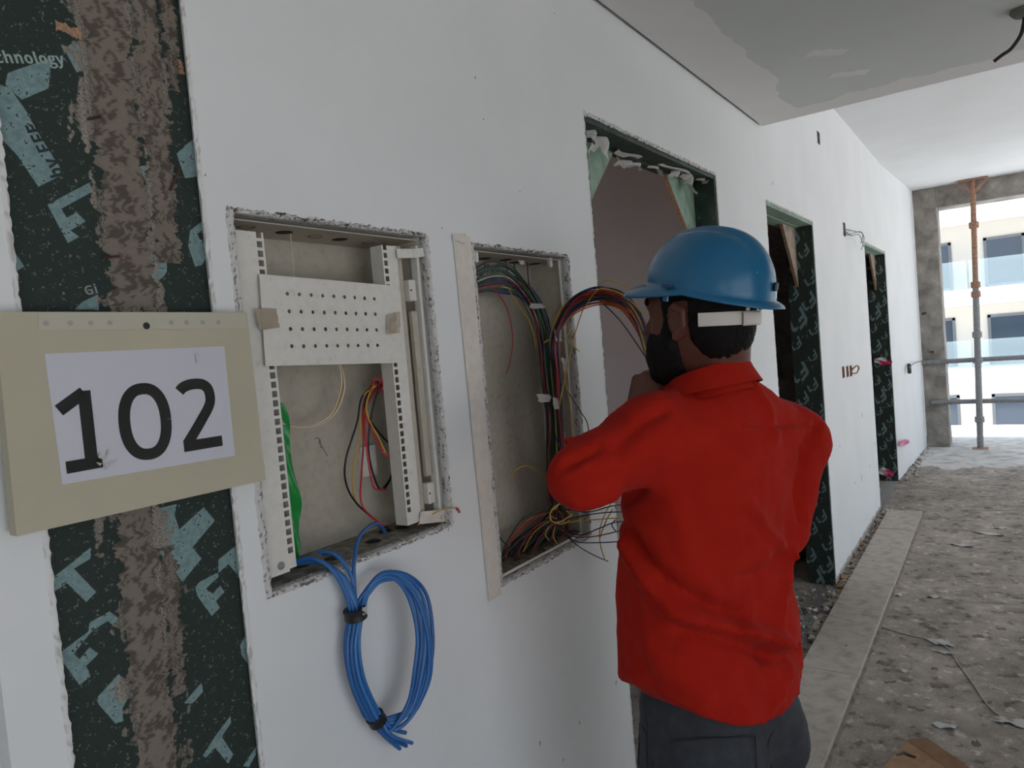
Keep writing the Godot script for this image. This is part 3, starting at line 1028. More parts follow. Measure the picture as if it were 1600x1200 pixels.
	mb = MB.new(); mb.box(at.call(3.13) - Vector3(0.15, 0, 0.06), at.call(3.13) + Vector3(0.15, 0.015, 0.06), 0.002)
	mb.bar(at.call(2.98), at.call(3.13) + Vector3(0.13, 0, 0), 0.04, 0.02); mb.bar(at.call(2.98), at.call(3.13) + Vector3(-0.13, 0, 0), 0.04, 0.02)
	obj("head_fork", mb, M.rust, p)
	# two guard rails tied across the opening
	for q in [[1440.0, 566.0, 1.05, "upper"], [1456.0, 629.0, 0.556, "lower"]]:
		var g := thing("guard_rail", "thin pale %s guard rail tied across the open corridor end" % q[3], "railing")
		mb = MB.new()
		var x0 := Z(q[0], q[1], -10.065).x
		mb.tube(PackedVector3Array([Vector3(x0, q[2], -10.068), Vector3(5.0, q[2], -10.068)]), 0.028, 12)
		obj("rail", mb, M.galv, g)
		mb = MB.new()
		mb.tube(curve([Vector3(0.34, q[2] + 0.03, -10.1), Vector3(0.35, q[2], -10.035), Vector3(0.36, q[2] - 0.035, -10.08), Vector3(0.35, q[2] - 0.03, -10.12)]), 0.006, 6)
		obj("tie_wire", mb, M.rust, g)

# ------------------------------------------------------------------ recessed rack box
func build_cabinet_rack() -> void:
	var c := thing("rack_cabinet", "open cream steel rack box set into the wall, with slotted rails", "cabinet")
	var z1 := -0.650; var z0 := -1.067; var y0 := 1.290; var y1 := 1.852; var xb := -0.125; var t := 0.002
	var mb := MB.new()
	mb.box(Vector3(xb - t, y0, z0), Vector3(xb, y1, z1))
	obj("back", mb, M.steel_cream, c)
	mb = MB.new(); mb.box(Vector3(xb, y0, z0 - t), Vector3(-0.016, y1, z0)); obj("side", mb, M.steel_cream, c)
	mb = MB.new(); mb.box(Vector3(xb, y0, z1), Vector3(-0.016, y1, z1 + t)); obj("side", mb, M.steel_cream, c)
	mb = MB.new(); mb.box(Vector3(xb, y1, z0), Vector3(-0.016, y1 + t, z1))
	var top := obj("top", mb, M.steel_cream, c)
	for q in [[444, 363, true], [492, 369, false], [531, 374, true], [386, 354, false], [576, 379, false]]:
		var d := ray(q[0], q[1])
		var at := EYE + d * ((y1 - EYE.y) / d.y)
		var e := MB.new()
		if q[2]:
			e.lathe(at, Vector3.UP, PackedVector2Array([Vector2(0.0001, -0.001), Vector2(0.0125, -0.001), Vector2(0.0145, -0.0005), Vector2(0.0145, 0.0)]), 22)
			obj("dark_hole_disc", e, M.hole_shade, top)  # hole not cut through: a disc coloured like its dark inside
		else:
			e.lathe(at, Vector3.UP, PackedVector2Array([Vector2(0.0115, -0.0012), Vector2(0.013, -0.0012), Vector2(0.013, 0.0)]), 22)
			obj("knockout_ring", e, flat(Color8(120, 104, 86), 0.7), top)
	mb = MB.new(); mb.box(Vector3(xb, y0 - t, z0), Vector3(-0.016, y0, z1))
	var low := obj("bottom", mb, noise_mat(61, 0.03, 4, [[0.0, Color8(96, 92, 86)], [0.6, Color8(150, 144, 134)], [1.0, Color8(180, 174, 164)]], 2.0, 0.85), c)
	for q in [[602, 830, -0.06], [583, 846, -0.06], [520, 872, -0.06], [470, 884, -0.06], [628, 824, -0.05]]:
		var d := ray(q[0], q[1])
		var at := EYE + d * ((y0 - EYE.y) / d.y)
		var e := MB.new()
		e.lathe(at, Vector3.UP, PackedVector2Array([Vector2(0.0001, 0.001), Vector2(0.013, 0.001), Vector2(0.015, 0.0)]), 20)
		obj("dark_hole_disc", e, M.hole_shade, low)
	# slotted rails: plate of bars and webs round the square holes
	for s in [[-0.664, -0.7145, -0.700, 1], [-0.973, -1.012, -0.986, -1]]:
		var xr := -0.02
		var za: float = s[0]; var zb: float = s[1]
		var e := MB.new()
		var hz0: float = -0.7108 if s[3] == 1 else -0.9765     # hole column, far edge and near edge
		var hz1: float = -0.7012 if s[3] == 1 else -0.9860
		var lo := minf(hz0, hz1); var hi := maxf(hz0, hz1)
		var ya := 1.3085; var yb := 1.838
		if s[3] == 1:
			e.box(Vector3(xr - 0.0015, ya - 0.004, hi), Vector3(xr, yb, za))
			e.box(Vector3(xr - 0.0015, ya, zb), Vector3(xr, yb, lo))
			e.box(Vector3(xr - 0.03, ya, zb), Vector3(xr - 0.0015, yb, zb + 0.0015))
		else:
			e.box(Vector3(xr - 0.0015, ya, zb), Vector3(xr, yb, lo))
			e.box(Vector3(xr - 0.0015, ya, hi), Vector3(xr, yb, za))
			e.box(Vector3(xr - 0.03, ya, za - 0.0015), Vector3(xr - 0.0015, yb, za))
		var y := ya
		var hole := false
		e.box(Vector3(xr - 0.0015, ya, lo), Vector3(xr, ya + 0.024, hi)); y = ya + 0.024
		while y < yb - 0.012:
			e.box(Vector3(xr - 0.0015, y + 0.0096, lo), Vector3(xr, minf(y + 0.0146, yb), hi))
			y += 0.0146
		var rail := obj("slotted_rail", e, M.rail_white, c)
		if s[3] == 1:
			var sc := MB.new()
			sc.lathe(W(439, 884, xr), Vector3.RIGHT, PackedVector2Array([Vector2(0.0065, 0.0), Vector2(0.0065, 0.001), Vector2(0.0045, 0.0015), Vector2(0.004, 0.003), Vector2(0.0001, 0.0033)]), 16)
			obj("screw", sc, M.galv, rail)
	# door-side post, hinges and lip
	mb = MB.new(); mb.box(Vector3(-0.05, 1.31, -1.0345), Vector3(-0.028, 1.842, -1.0135), 0.002); obj("hinge_post", mb, M.steel_cream, c)
	for yy in [1.755, 1.356]:
		mb = MB.new(); mb.box(Vector3(-0.034, yy - 0.021, -1.0565), Vector3(-0.018, yy + 0.021, -1.0375), 0.0015)
		var hg := obj("hinge_block", mb, M.rail_white, c)
		mb = MB.new(); mb.lathe(Vector3(-0.018, yy, -1.041), Vector3.RIGHT, PackedVector2Array([Vector2(0.002, 0.0), Vector2(0.002, 0.0006), Vector2(0.0001, 0.0006)]), 10); obj("screw", mb, M.black, hg)
	mb = MB.new(); mb.box(Vector3(-0.03, 1.39, -1.056), Vector3(-0.02, 1.715, -1.040), 0.001); obj("hinge_strip", mb, M.steel_cream, c)
	mb = MB.new(); mb.box(Vector3(-0.03, 1.31, -1.067), Vector3(-0.013, 1.842, -1.060), 0.001); obj("lip", mb, M.rail_white, c)
	mb = MB.new()
	mb.bar(W(620, 396, -0.015), W(645, 396, -0.014), 0.003, 0.018, Vector3.UP, 0.001); mb.bar(W(645, 396, -0.014), W(662, 394, -0.006), 0.003, 0.018, Vector3.UP, 0.001)
	obj("corner_bracket", mb, M.rail_white, c)
	mb = MB.new(); mb.box(Vector3(xb, 1.40, -1.0), Vector3(xb + 0.012, 1.46, -0.96), 0.001); obj("earth_block", mb, M.rail_white, c)
	# pencil scribble on the back
	mb = MB.new()
	for l in [[[492, 686], [498, 684], [499, 694]], [[500, 686], [502, 700]], [[503, 697], [508, 706], [512, 713]]]:
		var pts := []
		for q in l:
			pts.append(W(q[0], q[1], xb + 0.0008))
		mb.tube(curve(pts, 3), 0.0006, 4)
	obj("pencil_scribble", mb, flat(Color8(70, 66, 62), 0.9), c)
	# perforated plate taped over the rails
	var p := thing("perforated_plate", "white steel plate with four rows of small holes taped over the rack rails", "plate")
	var k := [W(405, 428, -0.012), W(612, 446, -0.012), W(622, 567, -0.012), W(415, 572, -0.012)]
	var cells := CSGCombiner3D.new()
	var centers := []
	for row in 4:
		for i in 9:
			var u: float = lerpf([449.0, 452.0, 454.0, 456.0][row], [585.0, 586.5, 588.5, 590.0][row], i / 8.0 + 0.035 * sin(PI * i / 8.0))
			var v: float = lerpf([459.0, 486.5, 514.0, 541.0][row], [467.0, 491.0, 515.5, 539.5][row], i / 8.0)
			centers.append(W(u, v, -0.012))
	mb = plate_with_holes(k, centers, 0.0034, 0.001)
	var pl := obj("plate", mb, M.rail_white, p)
	mb = MB.new()
	mb.quad(k[0] + Vector3(-0.004, 0, 0), k[1] + Vector3(-0.004, 0, 0), k[2] + Vector3(-0.004, 0, 0), k[3] + Vector3(-0.004, 0, 0), Vector3.RIGHT)
	cells.free()
	for q in [[[398, 482], [432, 482], [436, 512], [406, 516]], [[604, 492], [624, 487], [625, 520], [603, 522]]]:
		var e := MB.new()
		var a := W(q[0][0], q[0][1], -0.009); var b := W(q[1][0], q[1][1], -0.009); var d := W(q[2][0], q[2][1], -0.009); var f := W(q[3][0], q[3][1], -0.009)
		var fn := noise(int(q[0][0]), 90.0, 2)
		e.grid(7, 9, func(i, j):
			var m: Vector3 = a.lerp(b, j / 8.0).lerp(f.lerp(d, j / 8.0), i / 6.0)
			return m + Vector3(0.001 + 0.003 * fn.get_noise_2d(m.y, m.z), 0, 0))
		obj("tape", e, M.tape_brown, pl)
	# white cable loop, green ribbon, red and black wires
	var wl := thing("white_cable_loop", "thin white cables looped behind the perforated plate in the rack box", "cable")
	for i in 3:
		var o := Vector3(0.0, 0.004 * i, 0.003 * i - 0.003)
		mb = MB.new()
		mb.tube(curve([W(524, 560, -0.06) + o, W(533, 580, -0.065) + o, W(536, 610, -0.07) + o, W(522, 645 + i * 3, -0.075) + o, W(495, 664 + i * 3, -0.08) + o, W(465, 668 + i * 2, -0.07) + o, W(440, 662 + i, -0.05) + o, W(420, 652, -0.04) + o]), 0.0016, 7)
		obj("cable", mb, flat(Color8(214, 204, 182), 0.5) if i != 1 else flat(Color8(170, 128, 74), 0.5), wl)
	mb = MB.new()
	mb.tube(PackedVector3Array([W(454, 366, -0.03), W(459, 432, -0.03)]), 0.0009, 6)
	obj("thread", mb, flat(Color8(196, 186, 170), 0.7), wl)
	mb = MB.new()
	var gp := curve([W(432, 630, -0.05), W(437, 680, -0.05), W(445, 760, -0.045), W(455, 810, -0.05), W(461, 860, -0.05), W(455, 884, -0.05)], 8)
	mb.grid(gp.size(), 5, func(i, j): return gp[i] + Vector3(0.006 * sin(j * 1.2 + i * 0.4), 0, (j - 3.2) * 0.0075 * sin(PI * clampf(0.15 + i / 44.0, 0, 1))))
	var gr := flat(Color8(22, 140, 60), 0.3)
	tag(obj("green_ribbon", mb, gr), "glossy green plastic ribbon behind the slotted rail of the rack box", "ribbon")
	var wb := thing("wire_bundle", "knotted red, black and yellow wires hanging in the rack box", "wires")
	var red := flat(Color8(190, 44, 54), 0.4); var blk := flat(Color8(30, 28, 28), 0.4); var yel := flat(Color8(200, 160, 60), 0.4)
	var hub := W(589, 600, -0.07)
	var paths := [
		[blk, [[591, 597], [566, 620], [558, 660], [541, 715], [540, 752], [556, 785], [590, 815], [616, 832]], 0.0019],
		[yel, [[588, 602], [564, 625], [562, 680], [551, 745], [556, 785], [572, 797]], 0.0016],
		[red, [[586, 598], [568, 630], [568, 690], [565, 740], [566, 790], [600, 822]], 0.0019],
		[red, [[592, 600], [571, 640], [573, 700], [582, 755], [590, 765], [604, 765]], 0.0019],
		[blk, [[592, 604], [580, 650], [576, 705], [588, 755], [600, 764], [614, 735], [613, 690], [606, 640], [596, 600]], 0.0019],
		[blk, [[594, 600], [612, 650], [614, 700], [612, 740], [600, 762]], 0.0019],
		[red, [[588, 596], [570, 640], [590, 690], [604, 712], [626, 720]], 0.0019],
		[yel, [[584, 600], [572, 640], [592, 685], [608, 714], [628, 719]], 0.0016],
		[blk, [[580, 602], [570, 630], [574, 650], [600, 685], [628, 708]], 0.0019],
		[blk, [[598, 598], [608, 620], [620, 660]], 0.0019],
		[red, [[580, 604], [586, 592], [598, 596], [596, 610], [584, 612]], 0.0019],
		[red, [[578, 610], [584, 600], [596, 604], [590, 616]], 0.0019]]
	for i in paths.size():
		var pts := []
		var n: int = paths[i][1].size()
		for j in n:
			var q: Array = paths[i][1][j]
			pts.append(W(q[0], q[1], -0.07 + 0.02 * sin(i * 1.9 + j * 0.7) - (0.01 if j == n - 1 else 0.0)))
		mb = MB.new()
		mb.tube(curve(pts, 7), paths[i][2], 7)
		obj("wire", mb, paths[i][0], wb)
	var sw := thing("stray_wire", "short yellow stray wire with a red tip at the rack box corner", "wire")
	mb = MB.new(); mb.tube(curve([W(652, 820, -0.03), W(668, 808, -0.02), W(692, 796, -0.005), W(706, 793, 0.006), W(714, 795, 0.008)]), 0.0012, 6); obj("wire", mb, yel, sw)
	mb = MB.new(); mb.tube(curve([W(713, 794, 0.008), W(717, 798, 0.008), W(718, 801, 0.008)], 3), 0.0022, 6); mb.tube(curve([W(714, 795, 0.008), W(717, 793, 0.010)], 3), 0.001, 5); obj("tip", mb, red, sw)
	mb = MB.new()
	var fq := noise(5, 60.0, 3)
	mb.grid(7, 9, func(i, j):
		var m: Vector3 = W(656 + j * 5.0, 800 + i * 3.2 - j * 0.6, -0.016)
		return m + Vector3(0.006 * fq.get_noise_2d(m.y * 3.0, m.z * 3.0), 0, 0))
	tag(obj("tape_scrap", mb, M.tape_mask), "crumpled scrap of masking tape in the rack box corner", "tape")
	# masking tape strip between the boxes
	var ts := thing("masking_tape", "long vertical strip of cream masking tape between the two wall boxes", "tape")
	mb = MB.new()
	var ft := noise(6, 14.0, 3)
	mb.grid(90, 6, func(i, j):
		var s: float = i / 89.0
		var a: Vector3 = W(706, 366, 0.0).lerp(W(763, 940, 0.0), s)
		var b: Vector3 = W(735, 380, 0.0).lerp(W(780, 900, 0.0), s)
		var m: Vector3 = a.lerp(Vector3(0, a.y, b.z), j / 5.0)
		m.z += 0.0012 * ft.get_noise_2d(m.y * 3.0, j * 0.2)
		m.x = 0.0012 + 0.0011 * absf(ft.get_noise_2d(m.y, j * 0.4)) + (0.0004 if j == 0 or j == 5 else 0.0)
		return m)
	obj("strip", mb, M.tape_mask, ts)
	mb = MB.new()
	mb.grid(4, 6, func(i, j): return W(707 + j * 4.4, 365 + i * 3.6 + (0 if j < 3 else j * i * 0.35), 0.003 + 0.006 * sin(i * 0.8) * j / 5.0))
	obj("folded_end", mb, M.tape_mask, ts)

# flat four-cornered plate with round holes cut through (cells of a grid, an octagon opening in each cell)
func plate_with_holes(k: Array, centers: Array, r: float, thick: float) -> MB:
	var mb := MB.new()
	var o: Vector3 = k[0]
	var flat2 := func(q: Vector3) -> Vector2: return Vector2(-(q.z - o.z), q.y - o.y)
	var outer := PackedVector2Array()
	for q in k:
		outer.append(flat2.call(q))
	# split into rows of cells between neighbouring holes
	var rows := [0.0]
	for i in 3:
		rows.append((flat2.call(centers[i * 9 + 4]).y + flat2.call(centers[(i + 1) * 9 + 4]).y) * 0.5)
	rows[0] = 1.0
	rows.append(-1.0)
	for rw in 4:
		for i in 9:
			var cc: Vector2 = flat2.call(centers[rw * 9 + i])
			var x0: float = -1.0 if i == 0 else (cc.x + flat2.call(centers[rw * 9 + i - 1]).x) * 0.5
			var x1: float = 1.0 if i == 8 else (cc.x + flat2.call(centers[rw * 9 + i + 1]).x) * 0.5
			var cell := Geometry2D.intersect_polygons(PackedVector2Array([Vector2(x0, rows[rw]), Vector2(x1, rows[rw]), Vector2(x1, rows[rw + 1]), Vector2(x0, rows[rw + 1])]), outer)
			if cell.is_empty():
				continue
			var pg: PackedVector2Array = cell[0]
			# two halves round the hole
			for half in 2:
				var hp := PackedVector2Array([Vector2(cc.x, -1), Vector2(cc.x, 1), Vector2(2 if half == 1 else -2, 1), Vector2(2 if half == 1 else -2, -1)])
				for part in Geometry2D.intersect_polygons(pg, hp):
					var circ := PackedVector2Array()
					for a in 12:
						circ.append(cc + Vector2.from_angle(TAU * a / 12.0) * r)
					for piece in Geometry2D.clip_polygons(part, circ):
						var poly := PackedVector3Array()
						for q in piece:
							poly.append(Vector3(o.x, o.y + q.y, o.z - q.x))
						mb.prism(poly, Vector3(-thick, 0, 0))
	return mb

# ------------------------------------------------------------------ room number sign
func stroke(pts: PackedVector3Array, width: float, out: Vector3, thick: float) -> MB:
	var mb := MB.new()
	var n := pts.size()
	var l := PackedVector3Array()
	var r := PackedVector3Array()
	for i in n:
		var t := (pts[mini(i + 1, n - 1)] - pts[maxi(i - 1, 0)]).normalized()
		var s := out.cross(t).normalized() * width * 0.5
		l.append(pts[i] + s); r.append(pts[i] - s)
	for i in n - 1:
		mb.quad(l[i] + out * thick, l[i + 1] + out * thick, r[i + 1] + out * thick, r[i] + out * thick, out)
		mb.quad(l[i], l[i + 1], l[i + 1] + out * thick, l[i] + out * thick)
		mb.quad(r[i], r[i + 1], r[i + 1] + out * thick, r[i] + out * thick)
	mb.quad(l[0], r[0], r[0] + out * thick, l[0] + out * thick)
	mb.quad(l[n - 1], r[n - 1], r[n - 1] + out * thick, l[n - 1] + out * thick)
	return mb

func build_sign() -> void:
	var s := thing("number_sign", "cream board in a clear pocket with the number 102, over the shuttering board", "sign")
	var xf := 0.030
	var tl := W(-9, 487, xf); var tr := W(386, 488, xf); var br := W(415, 750, xf); var bl := W(26, 838, xf)
	var board := noise_mat(71, 0.008, 3, [[0.0, Color8(176, 168, 145)], [1.0, Color8(186, 178, 154)]], 0.8, 0.6)
	var mb := MB.new()
	mb.prism(PackedVector3Array([tl, tr, br, bl]), Vector3(-0.017, 0, 0))
	obj("board", mb, board, s)
	# paper with the number
	var o := Vector3(0.0006, 0, 0)
	mb = MB.new()
	mb.prism(PackedVector3Array([W(69, 553, xf) + o, W(350, 541, xf) + o, W(367, 712, xf) + o, W(97, 757, xf) + o]), Vector3(-0.0004, 0, 0))
	var paper := obj("paper", mb, flat(Color8(198, 197, 206), 0.55), s)
	var ink := flat(Color8(10, 10, 12), 0.6, 0.0, 0.2)
	var z2 := func(a: float, b: float) -> Vector3: return W(a / 3.0769, 470.0 + b / 3.0769, xf + 0.0008)
	var parts := [[[[283, 528], [403, 440]], [[403, 432], [443, 790]], [[318, 803], [492, 772]]], [], []]
	var ring := []
	for i in 33:
		var a := TAU * i / 32.0
		var e := Vector2(signf(cos(a)) * pow(absf(cos(a)), 0.85) * 100.0, signf(sin(a)) * pow(absf(sin(a)), 0.9) * 158.0).rotated(-0.10)
		ring.append([698 + e.x, 580 + e.y])
	parts[1] = [ring]
	parts[2] = [[[862, 436], [878, 418], [905, 405], [940, 399], [972, 402], [997, 420], [1008, 450], [1010, 485], [998, 520], [975, 562], [945, 615], [900, 690]], [[884, 702], [1068, 672]]]
	for dg in 3:
		var holder := MB.new()
		for st in parts[dg]:
			var pts := []
			for q in st:
				pts.append(z2.call(q[0], q[1]))
			var path := curve(pts, 4) if st.size() > 3 else PackedVector3Array(pts)
			var sm := stroke(path, 0.0142, Vector3.RIGHT, 0.0004)
			var base := holder.v.size()
			holder.v.append_array(sm.v); holder.n.append_array(sm.n); holder.c.append_array(sm.c); holder.uv.append_array(sm.uv)
			for i in sm.ix:
				holder.ix.append(i + base)
		obj("digit", holder, ink, paper)
	# punched edge of the pocket along the top
	mb = MB.new()
	mb.prism(PackedVector3Array([W(60, 489, xf + 0.001), W(384, 490, xf + 0.001), W(386, 513, xf + 0.001), W(60, 516, xf + 0.001)]), Vector3(-0.0006, 0, 0))
	obj("punched_edge", mb, flat(Color8(184, 178, 160), 0.5), s)
	mb = MB.new()
	mb.lathe(W(229, 509, xf + 0.0014), Vector3.RIGHT, PackedVector2Array([Vector2(0.0001, 0.0), Vector2(0.0032, 0.0), Vector2(0.0038, 0.0006), Vector2(0.0045, 0.0)]), 14)
	obj("eyelet", mb, M.black, s)
	for u in [72, 110, 142, 172, 268, 292, 317, 342]:
		mb = MB.new()
		mb.lathe(W(u, 505.5 - u * 0.006, xf + 0.0014), Vector3.RIGHT, PackedVector2Array([Vector2(0.0001, 0.0003), Vector2(0.003, 0.0003), Vector2(0.003, 0.0)]), 12)
		obj("punch_print", mb, flat(Color8(160, 156, 146), 0.6), s)
	# clear plastic pocket with creases
	var film := flat(Color(0.96, 0.96, 0.93, 0.03), 0.3)
	film.metallic_specular = 0.2
	film.transparency = BaseMaterial3D.TRANSPARENCY_ALPHA
	mb = MB.new()
	var f := noise(72, 9.0, 3)
	mb.grid(40, 56, func(i, j):
		var q: Vector3 = tl.lerp(tr, j / 55.0).lerp(bl.lerp(br, j / 55.0), i / 39.0)
		q.x += 0.0032 + 0.0014 * f.get_noise_2d(q.z * 0.7 + q.y * 1.2, q.y * 0.35 - q.z) + 0.0005 * f.get_noise_2d(q.z * 4.0, q.y * 4.0)
		return q)
	obj("clear_pocket", mb, film, s)
	# hole torn in the paper, with curled scraps
	mb = MB.new()
	for q in [[165, 719, 153, 715, 158, 706], [166, 716, 170, 700, 173, 708], [168, 722, 184, 718, 178, 726], [164, 724, 166, 735, 172, 728], [160, 724, 150, 722, 156, 728]]:
		mb.tri(W(q[0], q[1], xf + 0.004), W(q[2], q[3], xf + 0.007), W(q[4], q[5], xf + 0.006))
	mb.tri(W(305, 556, xf + 0.005), W(312, 558, xf + 0.006), W(309, 568, xf + 0.006)); mb.tri(W(305, 556, xf + 0.005), W(309, 550, xf + 0.006), W(312, 558, xf + 0.006))
	obj("torn_scrap", mb, M.paper, s)

# ------------------------------------------------------------------ wire box and the loose bundles
func build_cabinet_wires() -> void:
	var c := thing("wire_cabinet", "open cream steel wire box in the wall, stuffed with coloured wires", "cabinet")
	var z1 := -1.230; var z0 := -1.622; var y0 := 1.121; var y1 := 1.845; var xb := -0.11; var t := 0.002
	var mb := MB.new(); mb.box(Vector3(xb - t, y0, z0), Vector3(xb, y1, z1))
	var back := obj("back", mb, M.steel_cream, c)
	mb = MB.new(); mb.box(Vector3(xb, y0, z0 - t), Vector3(-0.018, y1, z0)); obj("side", mb, M.steel_cream, c)
	mb = MB.new(); mb.box(Vector3(xb, y0, z1), Vector3(-0.018, y1, z1 + t)); obj("side", mb, M.steel_cream, c)
	mb = MB.new(); mb.box(Vector3(xb, y1, z0), Vector3(-0.018, y1 + t, z1)); obj("top", mb, M.steel_cream, c)
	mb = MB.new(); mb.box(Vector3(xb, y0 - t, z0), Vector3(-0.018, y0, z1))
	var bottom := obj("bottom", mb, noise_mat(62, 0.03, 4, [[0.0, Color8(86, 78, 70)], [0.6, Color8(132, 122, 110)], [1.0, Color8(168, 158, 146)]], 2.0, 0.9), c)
	mb = MB.new(); mb.box(Vector3(-0.022, y0, z0), Vector3(-0.017, y1, z0 + 0.006), 0.001); mb.box(Vector3(-0.022, y0, z1 - 0.006), Vector3(-0.017, y1, z1), 0.001)
	mb.box(Vector3(-0.022, y0, z0), Vector3(-0.017, y0 + 0.006, z1), 0.001)
	obj("lip", mb, M.rail_white, c)
	for q in [[746, 408], [862, 417]]:
		mb = MB.new()
		var a := W(q[0], q[1] - 8, -0.022)
		mb.box(a + Vector3(-0.012, -0.014, -0.006), a + Vector3(0.0, 0.012, 0.006), 0.003)
		obj("latch", mb, M.rail_white, c)
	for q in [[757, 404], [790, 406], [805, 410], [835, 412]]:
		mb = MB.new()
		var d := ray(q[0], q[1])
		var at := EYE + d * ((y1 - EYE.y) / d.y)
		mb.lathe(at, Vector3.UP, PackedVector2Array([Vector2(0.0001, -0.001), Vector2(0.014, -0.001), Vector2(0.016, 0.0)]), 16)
		obj("dark_hole_disc", mb, M.hole_shade, c)  # entry hole painted as a dark disc, shade in its colour
	# scratches and smudges on the back plate
	var r := RandomNumberGenerator.new()
	r.seed = 33
	for i in 16:
		var a := W(r.randf_range(760, 830), r.randf_range(590, 700), xb + 0.0007)
		var e := MB.new()
		e.bar(a, a + Vector3(0, r.randf_range(-0.012, 0.012), r.randf_range(-0.03, 0.0)), 0.0006, 0.0006)
		obj("scratch", e, flat(Color8(128, 118, 104), 0.9), back)
	var cols := [Color8(176, 36, 46), Color8(206, 158, 44), Color8(26, 26, 28), Color8(36, 52, 120), Color8(44, 92, 60), Color8(206, 98, 40), Color8(40, 40, 44), Color8(210, 168, 60), Color8(30, 44, 96), Color8(60, 74, 50), Color8(120, 40, 60), Color8(196, 190, 176)]
	var mats := []
	for q in cols:
		mats.append(flat(q, 0.42))
	var wavy := noise(17, 1.6, 2)
	# bundle from the box top, down through the box
	var down := thing("wire_harness", "thick dark harness of green, blue and black wires arching down inside the wire box", "wires")
	for i in 44:
		var a := i * 2.399
		var rad := 0.024 * sqrt((i + 0.5) / 44.0)
		var oy := rad * cos(a); var oz := rad * sin(a)
		var pts := []
		var base := [[736, 444, -0.05], [762, 434, -0.055], [792, 436, -0.06], [822, 458, -0.058], [842, 492, -0.055], [853, 535, -0.05], [858, 590, -0.045], [861, 650, -0.04], [865, 720, -0.045], [868, 780, -0.05]]
		for j in base.size():
			var q: Array = base[j]
			var spread := 1.0 + 0.7 * absf(sin(j * 0.8 + 0.5))
			var p := W(q[0], q[1], q[2]) + Vector3(0.5 * oy, oy * spread * (0.85 if j < 3 else 0.5), oz * spread * (0.45 if j < 3 else 0.9))
			p += Vector3(0, wavy.get_noise_2d(j * 0.35, i * 7.0), wavy.get_noise_2d(j * 0.35, i * 7.0 + 3.0)) * 0.009
			pts.append(p)
		# fan out over the bottom of the box
		var fan := [[855, 822, -0.05], [820, 845, -0.05], [794, 872, -0.055]] if i % 3 == 0 else ([[862, 820, -0.05], [845, 850, -0.055], [826, 872, -0.06]] if i % 3 == 1 else [[875, 815, -0.045], [868, 850, -0.05], [862, 862, -0.06]])
		for q in fan:
			pts.append(W(q[0] + (i % 7) * 4.0 - 10.0, q[1] - (i % 5) * 3.0, q[2] - 0.008 * (i % 4)))
		var e := MB.new()
		e.tube(curve(pts, 5), 0.0018, 6)
		var pick: int = [2, 4, 3, 2, 9, 4, 6, 8, 0, 2, 4, 11][i % 12]
		obj("wire", e, mats[pick], down)
	# looped bundle pulled out of the box towards the worker's mouth
	var loop := thing("wire_loop", "bright red, yellow, orange and blue wires looped out of the box to the worker's hand", "wires")
	for i in 36:
		var a := i * 2.399 + 0.7
		var rad := 0.021 * sqrt((i + 0.5) / 36.0)
		var oy := rad * cos(a); var oz := rad * sin(a)
		var pts := []
		var base := [[876, 760, -0.03], [876, 700, -0.022], [873, 640, -0.016], [868, 580, -0.01], [866, 535, -0.002], [876, 500, 0.012], [900, 474, 0.05], [935, 462, 0.11], [970, 470, 0.18], [996, 500, 0.25], [1012, 545, 0.31], [1020, 580, 0.345]]
		var m := base.size()
		for j in m:
			var q: Array = base[j]
			var tight := 1.0 if j > 4 else 0.9
			var p := W(q[0], q[1], q[2])
			p += Vector3(oz * 0.8 * tight, oy * tight * (1.0 if j > 4 else 0.2), oz * 0.8 * tight + (oy * 0.9 if j <= 4 else 0.0))
			p += Vector3(wavy.get_noise_2d(j * 0.3, i * 5.0 + 40.0), wavy.get_noise_2d(j * 0.3, i * 5.0 + 41.0), 0) * 0.006
			if j == m - 1:
				p = W(q[0], q[1], q[2]) + Vector3(oz, oy, 0) * 0.35
			pts.append(p)
		var e := MB.new()
		e.tube(curve(pts, 6), 0.0018, 6)
		var pick: int = [3, 5, 1, 0, 2, 7, 8, 0, 2, 5, 3, 9, 6][i % 13]
		obj("wire", e, mats[pick], loop)
	for q in [[[[872, 640], [905, 500], [940, 442], [975, 445], [1000, 462]], 7, [0.0, 0.04, 0.12, 0.2, 0.27]], [[[915, 478], [935, 452], [960, 455], [985, 470], [1004, 490]], 1, [0.08, 0.13, 0.18, 0.24, 0.29]], [[[938, 470], [968, 500], [990, 530], [1010, 560]], 2, [0.11, 0.2, 0.26, 0.31]]]:
		var pts := []
		for j in q[0].size():
			pts.append(W(q[0][j][0], q[0][j][1], q[2][j]))
		var e := MB.new()
		e.tube(curve(pts, 7), 0.0015, 6)
		obj("wire", e, mats[q[1]], loop)
	# ties and paper tags on the bundles
	var e2 := MB.new()
	var ring := []
	for i in 13:
		var a := TAU * i / 12.0
		ring.append(W(864, 532, -0.01) + Vector3(0.022 * cos(a), 0.004 * sin(a * 2.0), 0.022 * sin(a)))
	e2.tube(curve(ring, 3), 0.0014, 6)
	e2.tube(curve([W(884, 528, 0.0), W(892, 536, 0.006), W(905, 549, 0.008)], 5), 0.0014, 6)
	e2.tube(curve([W(884, 530, 0.0), W(890, 516, 0.006), W(894, 513, 0.008)], 4), 0.0014, 6)
	obj("yellow_tie", e2, mats[7], loop)
